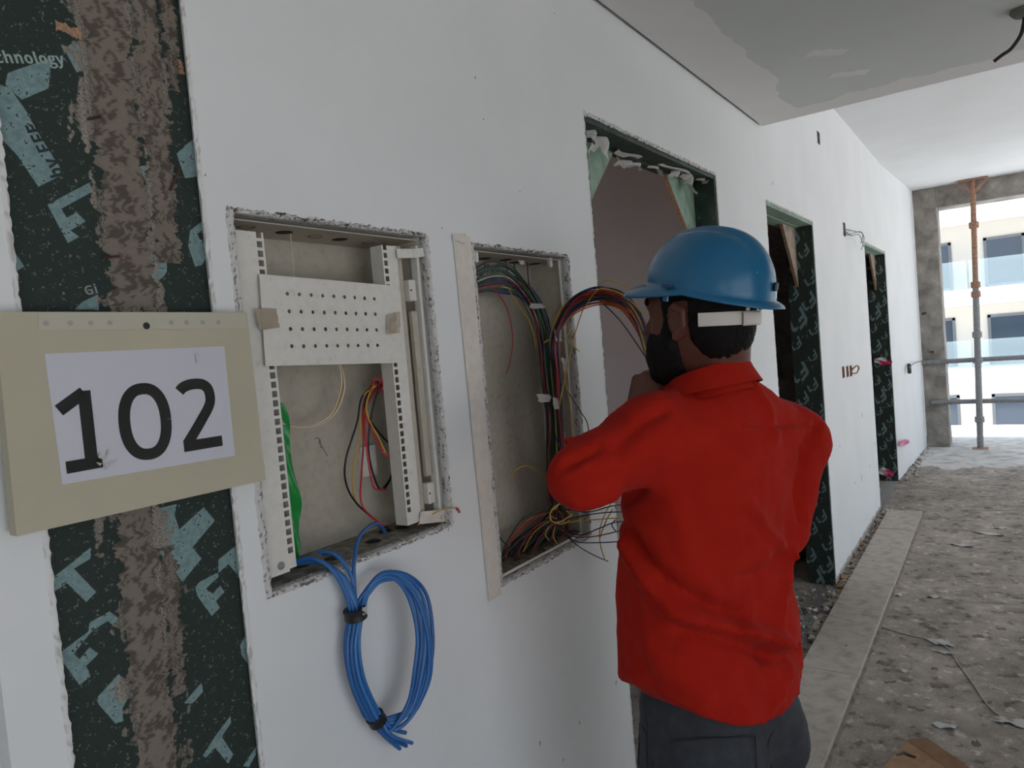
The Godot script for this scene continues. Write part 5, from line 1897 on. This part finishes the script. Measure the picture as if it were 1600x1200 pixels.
	for s in [-1.0, 1.0]:
		head.ellipsoid(at.call(0.078, 0.030 * s, 0.004), hb, Vector3(0.012, 0.013, 0.011), 0.006)
		head.capsule(at.call(0.026, 0.074 * s, 0.012), at.call(0.014, 0.082 * s, 0.018), 0.005, 0.006, 0.006)
		head.capsule(at.call(0.014, 0.082 * s, 0.018), at.call(-0.004, 0.086 * s, 0.008), 0.006, 0.006, 0.004)
		head.capsule(at.call(-0.004, 0.086 * s, 0.008), at.call(-0.004, 0.084 * s, -0.018), 0.006, 0.0055, 0.004)
		head.capsule(at.call(-0.004, 0.084 * s, -0.018), at.call(0.016, 0.077 * s, -0.038), 0.0055, 0.007, 0.004)
		head.ellipsoid(at.call(0.012, 0.072 * s, -0.008), hb, Vector3(0.020, 0.008, 0.030), 0.006)
	var neck_low := Vector3(rows[rows.size() - 2][1], rows[rows.size() - 2][0], rows[rows.size() - 2][2])
	head.capsule(at.call(-0.030, 0.0, -0.045), neck_low, 0.060, 0.064, 0.03)
	mb = MB.new()
	net(head, hc - Vector3(0.16, 0.22, 0.16), hc + Vector3(0.16, 0.15, 0.16), 0.004, mb)
	# left hand at the mouth, right hand in front of the chest
	var wl := D(1002, 650, 1.38)
	var arms := Field.new()
	var kn := D(1016, 594, 1.41)
	var dl := (kn - wl).normalized()
	var nl := (ray(960, 600).normalized() * -0.8 + Vector3(-0.3, 0.2, 0.6))
	nl = (nl - dl * nl.dot(dl)).normalized()
	var thl := dl.cross(nl).normalized()
	if thl.dot(ray(1100, 560).normalized()) < -2.0:
		thl = -thl
	arms.capsule(el + (wl - el) * 0.2, wl, 0.040, 0.027, 0.02)
	hand(arms, wl, dl, nl, thl, 1.05)
	net(arms, Vector3(0.1, 1.3, -1.55), Vector3(0.5, 1.68, -1.02), 0.004, mb)
	var wr := D(1105, 795, 1.615)
	var armr := Field.new()
	var dr := (Vector3(-0.75, 0.25, 0.5)).normalized()
	var nr := Vector3.UP
	nr = (nr - dr * nr.dot(dr)).normalized()
	armr.capsule(er + (wr - er) * 0.3, wr, 0.038, 0.027, 0.02)
	hand(armr, wr, dr, nr, nr.cross(dr), 0.6)
	net(armr, wr - Vector3(0.25, 0.16, 0.2), wr + Vector3(0.3, 0.2, 0.25), 0.005, mb)
	# trunk inside the clothes, so that head, arms and legs belong to one body
	var core := Field.new()
	core.capsule(neck_low, hips, 0.06, 0.09, 0.02)
	core.capsule(neck_low + Vector3.DOWN * 0.09, sl, 0.05, 0.045, 0.03)
	core.capsule(neck_low + Vector3.DOWN * 0.09, sr, 0.05, 0.045, 0.03)
	core.capsule(sl, el, 0.042, 0.036, 0.02)
	core.capsule(sr, er, 0.042, 0.036, 0.02)
	net(core, Vector3(0.05, 0.85, -1.75), Vector3(0.8, 1.62, -1.0), 0.014, mb)
	obj("body", mb, skin, o)
	var fuzz := noise(86, 90.0, 2)
	# ---- hair and beard: shells on the head, cut to their outlines
	var fh := Field.new()
	fh.ellipsoid(at.call(-0.002, 0.0, 0.020), hb, Vector3(0.095, 0.082, 0.099), 0.02)
	fh.ellipsoid(at.call(-0.036, 0.0, -0.030), hb, Vector3(0.058, 0.068, 0.070), 0.03)
	fh.cut = func(p: Vector3, e: float) -> float:
		var q: Vector3 = p - hc
		var f := q.dot(hf); var u := q.dot(hu); var l := absf(q.dot(hl2))
		var k1 := f - 0.052 + maxf(-u, 0.0) * 0.3                    # behind the forehead line
		var k2 := -0.082 - u - 0.25 * maxf(l - 0.03, 0.0)             # above the nape
		var k3 := minf(0.026 - u, f + 0.010 + maxf(-0.045 - u, 0.0) * 0.6)   # round the ear
		if f > 0.022:
			k3 = minf(k3, 0.024 - u + (f - 0.022) * -3.0) if f < 0.046 else maxf(k3, 0.0 - u)
		var keep := maxf(k1, k2)
		var h := maxf(0.02 - absf(keep - k3), 0.0) / 0.02
		keep = maxf(keep, k3) + h * h * 0.003
		return maxf(e, keep)
	mb = MB.new()
	net(fh, hc - Vector3(0.15, 0.14, 0.15), hc + Vector3(0.15, 0.15, 0.15), 0.004, mb)
	for i in mb.v.size():
		mb.v[i] += mb.n[i] * fuzz.get_noise_3dv(mb.v[i]) * 0.0016
	mb.normals()
	obj("hair", mb, hair_m, o)
	var fbd := Field.new()
	fbd.ellipsoid(at.call(0.042, 0.0, -0.062), hb, Vector3(0.066, 0.068, 0.066), 0.02)
	fbd.capsule(at.call(0.074, 0.0, -0.098), at.call(0.082, 0.0, -0.112), 0.034, 0.024, 0.03)
	fbd.capsule(at.call(0.034, 0.066, 0.014), at.call(0.036, 0.060, -0.05), 0.009, 0.014, 0.02)
	fbd.capsule(at.call(0.034, -0.066, 0.014), at.call(0.036, -0.060, -0.05), 0.009, 0.014, 0.02)
	fbd.cut = func(p: Vector3, e: float) -> float:
		var q: Vector3 = p - hc
		var f := q.dot(hf); var u := q.dot(hu); var l := absf(q.dot(hl2))
		var keep := maxf(u + 0.028 - 0.9 * maxf(0.066 - f, 0.0), 0.018 - f)
		return maxf(e, keep)
	mb = MB.new()
	net(fbd, hc - Vector3(0.2, 0.2, 0.15), hc + Vector3(0.1, 0.06, 0.15), 0.004, mb)
	for i in mb.v.size():
		mb.v[i] += mb.n[i] * fuzz.get_noise_3dv(mb.v[i]) * 0.0016
	mb.normals()
	obj("beard", mb, hair_m, o)
	# eyes and brows
	for s in [-1.0, 1.0]:
		mb = MB.new()
		mb.lathe(at.call(0.084, 0.030 * s, 0.004), hf, PackedVector2Array([Vector2(0.009, 0.0), Vector2(0.007, 0.005), Vector2(0.0001, 0.007)]), 12)
		obj("eye", mb, flat(Color8(210, 204, 196), 0.3), o)
		mb = MB.new()
		mb.tube(curve([at.call(0.088, 0.046 * s, 0.026), at.call(0.096, 0.03 * s, 0.033), at.call(0.098, 0.014 * s, 0.030)], 4), 0.005, 6)
		obj("eyebrow", mb, hair_m, o)
	build_hard_hat(hf, hl2)

func build_hard_hat(hf: Vector3, hl: Vector3) -> void:
	var o := thing("hard_hat", "glossy blue plastic hard hat with a front peak on the worker's head", "helmet")
	var tilt := deg_to_rad(7.0)
	var up0 := hf.cross(hl).normalized()
	var f := (hf * cos(tilt) + up0 * sin(tilt)).normalized()
	var u := (up0 * cos(tilt) - hf * sin(tilt)).normalized()
	var c := D(1109, 448, 1.330)
	var blue := flat(Color8(18, 100, 142), 0.26)
	blue.clearcoat_enabled = true
	blue.clearcoat = 0.15
	blue.clearcoat_roughness = 0.2
	var A := 0.121; var Bw := 0.106; var H := 0.103
	var n := 72
	var rows := 26
	var edge := func(a: float) -> float:      # how far the brim reaches out
		var fr := maxf(cos(a), 0.0)
		var rr := maxf(-cos(a), 0.0)
		return 0.008 + 0.040 * pow(fr, 2.2) + 0.009 * pow(rr, 1.5)
	var mb := MB.new()
	mb.grid(rows + 7, n, func(i, j):
		var a: float = TAU * j / n
		var ca := cos(a); var sa := sin(a)
		var sag := -0.020 * maxf(-ca, 0.0) - 0.004 * absf(sa)
		if i <= rows:
			var e: float = PI * 0.5 * (1.0 - i / float(rows))
			var ce := pow(cos(e), 0.86); var se := pow(sin(e), 0.95) if e > 0.0 else 0.0
			var p := Vector3(A * ca * ce, Bw * sa * ce, H * se)
			var ridge := 0.008 * exp(-pow(p.y / 0.024, 6.0)) * smoothstep(0.05, 0.3, e) + 0.0035 * exp(-pow((absf(p.y) - 0.050) / 0.012, 2.0)) * smoothstep(0.25, 0.6, e)
			p.z += ridge + sag * (1.0 - se)
			return c + f * p.x + hl * p.y + u * p.z
		var t: float = [0.25, 0.6, 0.9, 1.0, 0.97, 0.5, 0.0][i - rows - 1]
		var drop: float = [-0.001, -0.004, -0.008, -0.011, -0.013, -0.010, -0.006][i - rows - 1]
		var w: float = edge.call(a) * t
		var sl := drop * (1.0 + 1.3 * maxf(ca, 0.0)) + sag
		var inner := -0.003 if i == rows + 7 - 1 else 0.0
		return c + f * ((A + w + inner) * ca) + hl * ((Bw + w * 0.9 + inner) * sa) + u * sl, true)
	var shell := obj("shell", mb, blue, o)
	# slots for ear muffs and rear vent tab
	for s in [-1.0, 1.0]:
		mb = MB.new()
		var p: Vector3 = c + hl * s * (Bw + 0.004) + f * 0.03 - u * 0.002
		mb.obox(Transform3D(Basis(f, hl, u), p), Vector3(0.022, 0.008, 0.006), 0.002)
		obj("slot", mb, flat(Color8(14, 66, 98), 0.5), shell)
		mb = MB.new()
		mb.obox(Transform3D(Basis(f, hl, u), c + hl * s * (Bw - 0.004) + f * 0.036 - u * 0.019), Vector3(0.012, 0.004, 0.022), 0.0015)
		obj("strap_lug", mb, blue, shell)
	mb = MB.new()
	mb.obox(Transform3D(Basis(f, hl, u), c - f * (A + 0.002) + u * 0.006), Vector3(0.006, 0.014, 0.016), 0.002)
	obj("rear_clip", mb, flat(Color8(24, 34, 42), 0.5), shell)
	# headband behind the head, with its ratchet
	var white := flat(Color8(206, 198, 188), 0.5)
	mb = MB.new()
	var hcn := D(1097, 492, 1.335)
	mb.grid(6, 40, func(i, j):
		var a: float = lerpf(PI * 0.60, PI * 1.40, j / 39.0)
		var w: float = [0.0, 0.0015, 0.0015, 0.0015, 0.0015, 0.0][i]
		var h: float = [0.012, 0.0115, 0.004, -0.004, -0.0115, -0.012][i]
		return hcn + hf * ((0.096 + w) * cos(a) - 0.004) + hl * ((0.094 + w) * sin(a)) + up0 * (h - 0.009))
	var band := obj("headband", mb, white, o)
	mb = MB.new()
	for q in [[PI * 0.86, PI * 1.14, 0.013, 0.004]]:
		mb.grid(6, 14, func(i, j):
			var a: float = lerpf(q[0], q[1], j / 13.0)
			var w: float = [0.002, q[3], q[3] + 0.002, q[3] + 0.002, q[3], 0.002][i]
			var h: float = [q[2], q[2] - 0.001, q[2] - 0.004, -q[2] + 0.004, -q[2] + 0.001, -q[2]][i]
			return hcn + hf * ((0.096 + w) * cos(a) - 0.004) + hl * ((0.094 + w) * sin(a)) + up0 * (h - 0.010))
	obj("ratchet", mb, white, band)
	mb = MB.new()
	for s in [-1.0, 1.0]:
		mb.tube(curve([hcn + hl * s * 0.03 - hf * 0.098 + up0 * 0.004, c + hl * s * 0.04 - f * 0.10 + u * 0.03], 4), 0.004, 6)
	obj("suspension_strap", mb, white, band)

# ------------------------------------------------------------------ things on the floor
func chunk(r: RandomNumberGenerator, size: float) -> MB:      # an angular lump, flat underneath
	var mb := MB.new()
	var n := 7
	var top := []
	var mid := []
	var low := []
	for i in n:
		var a := TAU * i / n + r.randf_range(-0.25, 0.25)
		var d := Vector3(cos(a), 0, sin(a))
		low.append(d * size * r.randf_range(0.7, 1.0))
		mid.append(d * size * r.randf_range(0.65, 1.05) + Vector3.UP * size * r.randf_range(0.3, 0.6))
		top.append(d * size * r.randf_range(0.25, 0.5) + Vector3.UP * size * r.randf_range(0.7, 1.0))
	for i in n:
		var j := (i + 1) % n
		mb.quad(low[i], low[j], mid[j], mid[i], low[i] + low[j])
		mb.quad(mid[i], mid[j], top[j], top[i], mid[i] + mid[j])
		var c := Vector3.UP * size * 0.85
		if (top[j] - c).cross(top[i] - c).y > 0.0: mb.tri(c, top[i], top[j])
		else: mb.tri(c, top[j], top[i])
	return mb

func build_floor_things() -> void:
	var r := RandomNumberGenerator.new()
	r.seed = 21
	# row of tiles bedded on mortar along the wall
	var t := thing("tile_row", "row of long beige floor tiles bedded on mortar along the wall", "tiles")
	var x0 := 0.064; var x1 := 0.315
	var ends := [F(1408, 797, 0.03).z, F(1408, 827, 0.03).z, F(1363, 910, 0.03).z, F(1290, 1047, 0.03).z]
	ends.append(ends[3] + 1.0)
	ends.append(ends[3] + 1.75)
	var mb := MB.new()
	rough_strip(mb, Vector3(x0 - 0.012, 0.001, ends[0] - 0.02), Vector3(x0 - 0.012, 0.001, ends[5]), Vector3.RIGHT, Vector3.UP, x1 - x0 + 0.024, 160, 6, 0.01, 0.006, 9, lin(150, 140, 130), lin(122, 112, 102), 0.2)
	obj("mortar_bed", mb, M.rough, t)
	for i in 5:
		mb = MB.new()
		var zc: float = (ends[i] + ends[i + 1]) * 0.5
		var ln: float = absf(ends[i + 1] - ends[i]) - 0.007
		mb.obox(Transform3D(Basis(Vector3.UP, r.randf_range(-0.003, 0.003)) * Basis(Vector3.FORWARD, r.randf_range(-0.006, 0.006)), Vector3((x0 + x1) * 0.5, 0.018 + r.randf_range(-0.002, 0.002), zc)), Vector3(x1 - x0, 0.024, ln), 0.0025)
		var tl := obj("tile", mb, M.tile, t)
		for k in 9:
			var e := MB.new()
			var p := Vector3(r.randf_range(x0 + 0.02, x1 - 0.02), 0.0312, zc + r.randf_range(-0.45, 0.45) * ln)
			rough_strip(e, p, p + Vector3(r.randf_range(-0.02, 0.02), 0, r.randf_range(0.004, 0.02)), Vector3.RIGHT, Vector3.UP, r.randf_range(0.003, 0.012), 6, 2, 0.003, 0.0012, r.randi() % 999, lin(196, 188, 178) if k % 3 else lin(84, 76, 70), lin(150, 140, 130), 0.3)
			obj("cement_speck", e, M.rough, tl)
	# rubble between the tiles and the wall
	var crumbs := MB.new()
	for i in 620:
		var z := r.randf_range(-6.75, -3.0)
		if i > 430:
			z = r.randf_range(-10.0, -7.9)
		var x := 0.006 + absf(r.randfn(0.0, 0.026)) if z > -6.7 else 0.01 + absf(r.randfn(0.0, 0.07))
		if z > -4.68 and z < -3.63:
			x = r.randf_range(-0.18, 0.05)
		if x > 0.058 and z > -6.7:
			continue
		var s := r.randf_range(0.004, 0.016) * (1.3 if r.randf() < 0.15 else 1.0)
		var m := chunk(r, s)
		var rot := Basis(Vector3.UP, r.randf_range(0, TAU))
		var base := crumbs.v.size()
		var g := r.randf_range(0.75, 1.2)
		var cc := lin(150, 140, 130) if r.randf() < 0.6 else (lin(196, 190, 182) if r.randf() < 0.5 else lin(104, 92, 80))
		for k in m.v.size():
			crumbs.v.append(rot * m.v[k] + Vector3(x, 0.0, z)); crumbs.n.append(rot * m.n[k]); crumbs.uv.append(Vector2.ZERO)
			crumbs.c.append(Color(cc.r * g, cc.g * g, cc.b * g))
		for k in m.ix:
			crumbs.ix.append(k + base)
	tag(obj("rubble", crumbs, M.rough), "fine grey rubble and plaster crumbs along the wall foot", "rubble", "", "stuff")
	for q in [[1385, 800, 0.045, 0], [1372, 816, 0.03, 0], [1352, 838, 0.04, 0], [1345, 852, 0.045, 1], [1333, 870, 0.035, 1], [1322, 888, 0.03, 0], [1318, 905, 0.035, 1], [1302, 932, 0.03, 0], [1290, 955, 0.032, 0], [1268, 1000, 0.03, 0], [1374, 808, 0.025, 0], [1312, 918, 0.026, 1]]:
		var p := F(q[0], q[1])
		if p.x > 0.05:
			p.x = 0.038
		mb = chunk(r, minf(q[2], 0.034))
		var o := obj("rubble_chunk", mb, noise_mat(200, 0.05, 3, [[0.0, Color8(150, 143, 134)], [1.0, Color8(196, 190, 182)]], 3.0, 0.95) if q[3] == 0 and not M.has("chunk_pale") else (M.get("chunk_pale") if q[3] == 0 else M.wood_edge))
		if q[3] == 0 and not M.has("chunk_pale"):
			M.chunk_pale = o.material_override
		o.position = p
		o.rotation.y = r.randf_range(0, 6)
		tag(o, "pale plaster chunk lying between the tile row and the wall" if q[3] == 0 else "brown lump of debris between the tile row and the wall", "rubble", "pale plaster chunks at the wall foot" if q[3] == 0 else "brown debris lumps at the wall foot")
	# flattened cardboard with a hand hole
	var cb := thing("cardboard_sheet", "folded brown cardboard sheet with a hand hole lying on the floor", "cardboard")
	var fx := func(u: float, v: float, y: float) -> Vector3: return F(u, v, y)
	mb = MB.new()
	var a := F(1418, 1156, 0.02); var b := F(1325, 1262, 0.012); var c := F(1420, 1420, 0.012); var d := F(1530, 1235, 0.02)
	var h0 := F(1398, 1178, 0.018); var h1 := F(1411, 1173, 0.018); var h2 := F(1432, 1182, 0.018); var h3 := F(1430, 1186, 0.018); var h4 := F(1411, 1180, 0.018); var h5 := F(1402, 1183, 0.018)
	var hole := PackedVector2Array()
	for q in [h0, h1, h2, h3, h4, h5]:
		hole.append(Vector2(q.x, q.z))
	var sheet := PackedVector2Array([Vector2(a.x, a.z), Vector2(b.x, b.z), Vector2(c.x, c.z), Vector2(d.x, d.z)])
	for half in 2:
		var far := 3.0 if half == 1 else -3.0
		for part in Geometry2D.intersect_polygons(sheet, PackedVector2Array([Vector2(h1.x, -9), Vector2(h1.x, 3), Vector2(h1.x + far, 3), Vector2(h1.x + far, -9)])):
			for piece in Geometry2D.clip_polygons(part, hole):
				var poly := PackedVector3Array()
				for q in piece:
					poly.append(Vector3(q.x, 0.019, q.y))
				mb.prism(poly, Vector3(0, -0.005, 0))
	obj("panel", mb, M.cardboard, cb)
	mb = MB.new()
	mb.prism(PackedVector3Array([a + Vector3(0, 0.001, 0), d + Vector3(0, 0.001, 0), F(1560, 1232, 0.045), F(1448, 1152, 0.05)]), Vector3(0.001, -0.005, 0))
	obj("flap", mb, M.cardboard, cb)
	# pieces of paper and plastic on the floor
	var scraps := [[1472, 1006, 0.07, 0.03, "twisted white plastic strip lying on the string"], [1476, 1136, 0.045, 0.02, "small pale paper scrap beyond the cardboard sheet"], [1588, 1131, 0.075, 0.03, "larger white paper scrap at the end of the string"], [1460, 934, 0.035, 0.02, "small white flake beside the tile row"], [1404, 931, 0.03, 0.02, "tiny white flake against the tile row edge"], [1474, 1021, 0.045, 0.012, "thin white sliver below the plastic strip"], [1412, 1050, 0.03, 0.01, "narrow pale sliver near the tile row"], [1545, 835, 0.12, 0.025, "long pale paper strip on the open floor"], [1500, 853, 0.10, 0.02, "crumpled pale strip on the open floor"], [1270, 954, 0.04, 0.03, "bent white flake in the dark doorway"], [1304, 931, 0.05, 0.02, "flat white scrap before the dark doorway"], [1560, 826, 0.06, 0.02, "short pale strip beside the long paper strip"]]
	for q in scraps:
		var p := F(q[0], q[1])
		mb = MB.new()
		var ph := r.randf_range(0, 6)
		var dirx := Vector3(1, 0, r.randf_range(-0.6, 0.6)).normalized()
		var dirz := dirx.cross(Vector3.UP)
		var jag := []
		for i in 9:
			jag.append(r.randf_range(0.6, 1.2))
		mb.grid(5, 9, func(i, j): return p + dirx * (j / 8.0 - 0.5) * q[2] * 2.0 * jag[i] + dirz * (i / 4.0 - 0.5) * q[3] * 2.0 * jag[j] * (1.0 - pow(absf(j / 4.0 - 1.0), 3.0) * 0.7) + Vector3.UP * (0.007 + 0.005 * sin(j * 1.1 + ph + i * 0.8)))
		tag(obj("floor_scrap", mb, M.paper), q[4], "scrap")
	mb = MB.new()
	var sp := []
	for q in [[1378, 980], [1420, 992], [1455, 1000], [1480, 1012], [1498, 1038], [1520, 1068], [1542, 1100], [1562, 1118], [1592, 1130]]:
		sp.append(F(q[0], q[1], 0.004))
	mb.tube(curve(sp, 6), 0.0035, 6)
	tag(obj("string", mb, flat(Color8(176, 168, 158), 0.9)), "dusty pale string trailing over the concrete floor", "string")
	# trodden crusts of mortar on the floor
	for i in 46:
		var p := F(r.randf_range(1340, 1600), r.randf_range(790, 1195))
		if p.x < 0.36:
			p.x += 0.35
		var e := MB.new()
		var dv := Vector3(r.randf_range(-1, 1), 0, r.randf_range(-0.4, 0.4)).normalized()
		var light := r.randf() < 0.45
		rough_strip(e, p + Vector3.UP * 0.0006, p + dv * r.randf_range(0.02, 0.08) + Vector3.UP * 0.0006, dv.cross(Vector3.UP), Vector3.UP, r.randf_range(0.012, 0.05), 14, 5, 0.014, 0.0025, r.randi() % 9999, lin(176, 168, 158) if light else lin(124, 114, 105), lin(150, 140, 130) if light else lin(104, 95, 87), 0.1)
		obj("mortar_crust", e, M.rough, get_node("floor"))
	# dark sack inside the dark doorway
	var fs := Field.new()
	var sc := F(1246, 880) + Vector3(-0.05, 0, -0.1)
	fs.ellipsoid(sc + Vector3(0, 0.12, 0), Basis(), Vector3(0.16, 0.13, 0.14), 0.04)
	fs.ellipsoid(sc + Vector3(-0.08, 0.2, 0.03), Basis(), Vector3(0.1, 0.09, 0.1), 0.06)
	fs.cut = func(p: Vector3, e: float) -> float: return maxf(e, 0.002 - p.y)
	mb = MB.new()
	net(fs, sc + Vector3(-0.3, -0.02, -0.25), sc + Vector3(0.25, 0.4, 0.25), 0.02, mb)
	tag(obj("sack", mb, flat(Color8(60, 56, 52), 0.9)), "dark slumped sack on the floor inside the dark doorway", "sack")

# ------------------------------------------------------------------ small things on walls and ceiling
func wires_of(o: Node3D, lines: Array, rad: float, m: Material) -> void:
	for l in lines:
		var e := MB.new()
		e.tube(curve(l, 6), rad, 6)
		obj("wire", e, m, o)

func recess_box(o: Node3D, k: int, m: Material) -> Vector3:      # steel box let into the wall, open to the corridor
	var h: Array = recesses()[k]
	var z0: float = h[0]; var z1: float = h[1]; var y0: float = h[2]; var y1: float = h[3]
	var mb := MB.new()
	mb.box(Vector3(-0.048, y0, z0), Vector3(-0.046, y1, z1))
	obj("back", mb, m, o)
	mb = MB.new()
	mb.box(Vector3(-0.046, y0 + 0.0005, z0 + 0.0005), Vector3(0.003, y1, z0 + 0.003)); mb.box(Vector3(-0.046, y0, z1 - 0.003), Vector3(0.003, y1, z1 - 0.0005))
	mb.box(Vector3(-0.046, y0 + 0.0005, z0), Vector3(0.003, y0 + 0.003, z1)); mb.box(Vector3(-0.046, y1 - 0.003, z0), Vector3(0.003, y1 - 0.0005, z1))
	obj("sides", mb, m, o)
	return Vector3(0.0, (y0 + y1) * 0.5, (z0 + z1) * 0.5)

func build_small_things() -> void:
	var r := RandomNumberGenerator.new()
	r.seed = 31
	var dk := flat(Color8(58, 48, 46), 0.7)
	# ceiling rose with a dangling cable
	var d := ray(1600, 14)
	var at := EYE + d * ((2.6 - EYE.y) / d.y)
	var o := thing("ceiling_cable", "dark cable dangling from a small round ceiling outlet", "cable")
	var mb := MB.new()
	mb.lathe(at + Vector3.DOWN * 0.001, Vector3.DOWN, PackedVector2Array([Vector2(0.04, 0.0), Vector2(0.04, 0.008), Vector2(0.028, 0.022), Vector2(0.012, 0.026), Vector2(0.0001, 0.026)]), 20)
	obj("outlet", mb, flat(Color8(120, 118, 112), 0.8), o)
	var dz := at.z
	var zz := func(u: float, v: float, k: float) -> Vector3: return Z(u, v, dz + k)
	mb = MB.new()
	mb.tube(curve([at + Vector3.DOWN * 0.02, zz.call(1600.0, 34.0, 0.0), zz.call(1596.0, 52.0, 0.0), zz.call(1588.0, 66.0, 0.0), zz.call(1578.0, 78.0, 0.0), zz.call(1566.0, 86.0, 0.0), zz.call(1553.0, 96.0, 0.0)], 6), 0.006, 8)
	obj("cable", mb, dk, o)
	# loose wires from the wall above the far doorway
	o = thing("wall_wires", "thin wires sprouting from a slot in the wall above the far doorway", "wires")
	recess_box(o, 4, M.galv)
	wires_of(o, [[W(1319, 360, 0.0), W(1324, 367, 0.03), W(1335, 364, 0.05), W(1345, 362, 0.06), W(1350, 372, 0.06), W(1346, 390, 0.05)], [W(1319, 360, 0.0), W(1330, 368, 0.04), W(1341, 366, 0.06), W(1346, 374, 0.06), W(1350, 386, 0.05)], [W(1320, 358, 0.0), W(1338, 362, 0.05), W(1348, 366, 0.07), W(1345, 380, 0.05)]], 0.003, flat(Color8(120, 116, 114), 0.6))
	# conduit stub tied to the guard rail
	o = thing("wall_hook", "small wire hook on the wall beside the concrete column", "hook")
	mb = MB.new(); mb.cyl(W(1420, 570, 0.064), W(1421, 582, 0.075), 0.02, 10); obj("stub", mb, dk, o)
	wires_of(o, [[W(1421, 574, 0.075), W(1428, 568, 0.09), Z(1440, 564, -10.05)]], 0.006, flat(Color8(150, 146, 142), 0.6))
	# three open back boxes in a row, the last with a wire end
	for k in 3:
		o = thing("back_box", ["rusty open back box, first of three beside the dark doorway", "rusty open back box in the middle of the row of three", "rusty open back box with a wire end, last of three"][k], "box")
		var c := recess_box(o, k, M.rust)
		if k == 2:
			wires_of(o, [[c, c + Vector3(0.03, 0.03, -0.06), c + Vector3(0.035, 0.012, -0.13), c + Vector3(0.03, -0.02, -0.05), c + Vector3(0.02, -0.01, 0.1)]], 0.006, M.rust)
	# slot high on the wall, scuffs, pink paint
	o = thing("conduit_box", "small open conduit box high on the white wall near the ceiling edge", "box")
	recess_box(o, 3, M.galv)
	var wall := get_node("wall_left")
	for q in [[742, 123, 4], [755, 188, 3], [1207, 289, 4], [843, 1166, 6], [905, 1132, 4], [962, 1070, 5], [1347, 653, 5], [1346, 752, 6], [1312, 700, 3], [1359, 732, 4], [690, 358, 3], [866, 22, 2], [1366, 697, 4], [1336, 757, 3], [880, 1190, 4], [700, 830, 4], [320, 275, 3], [812, 300, 2]]:
		var e := MB.new()
		var p := W(q[0], q[1], 0.0006)
		var far := maxf(1.0, -p.z)
		rough_strip(e, p, p + Vector3(0, 0.0012 * q[2] * far, -0.0004 * q[2] * far), Vector3(0, 0, -1), Vector3.RIGHT, 0.0005 * q[2] * far, 10, 3, 0.0004 * far, 0.0008, int(q[0]), lin(150, 146, 142), lin(112, 106, 102), 0.1)
		obj("scuff", e, M.rough, wall)
	var pink := flat(Color8(222, 60, 110), 0.7)
	for q in [[1380, 565, -7.948, 0.14, 0.05, "pink and white ribbon knotted on the far doorway board", true], [1385, 738, -7.948, 0.10, 0.07, "crumpled pink and white ribbon at the foot of the far doorway", false]]:
		o = thing("ribbon", q[5], "ribbon")
		for k in 2:
			var e := MB.new()
			var c := Z(q[0] - 4 + k * 8, q[1] - 2 + k * 3, q[2])
			e.grid(6, 7, func(i, j): return c + Vector3((j / 6.0 - 0.5) * q[3] * 0.8, (i / 5.0 - 0.5) * q[4] * (1.2 - 0.5 * absf(j / 3.0 - 1.0)), 0.012 + 0.012 * sin(i * 1.4 + j * 1.2 + k)))
			obj("fold", e, pink if k == 1 else flat(Color8(236, 224, 226), 0.6), o)
	o = thing("paint_mark", "faint pink spray mark low on the wall before the concrete column", "mark")
	for q in [[[1406, 695], [1415, 692], [1419, 687]], [[1410, 690], [1416, 688]], [[1412, 694], [1421, 690]]]:
		var pts := []
		for p in q:
			pts.append(W(p[0], p[1], 0.047))
		obj("spray", stroke(curve(pts, 3), 0.03, Vector3.RIGHT, 0.0015), flat(Color8(226, 130, 164), 0.9), o)
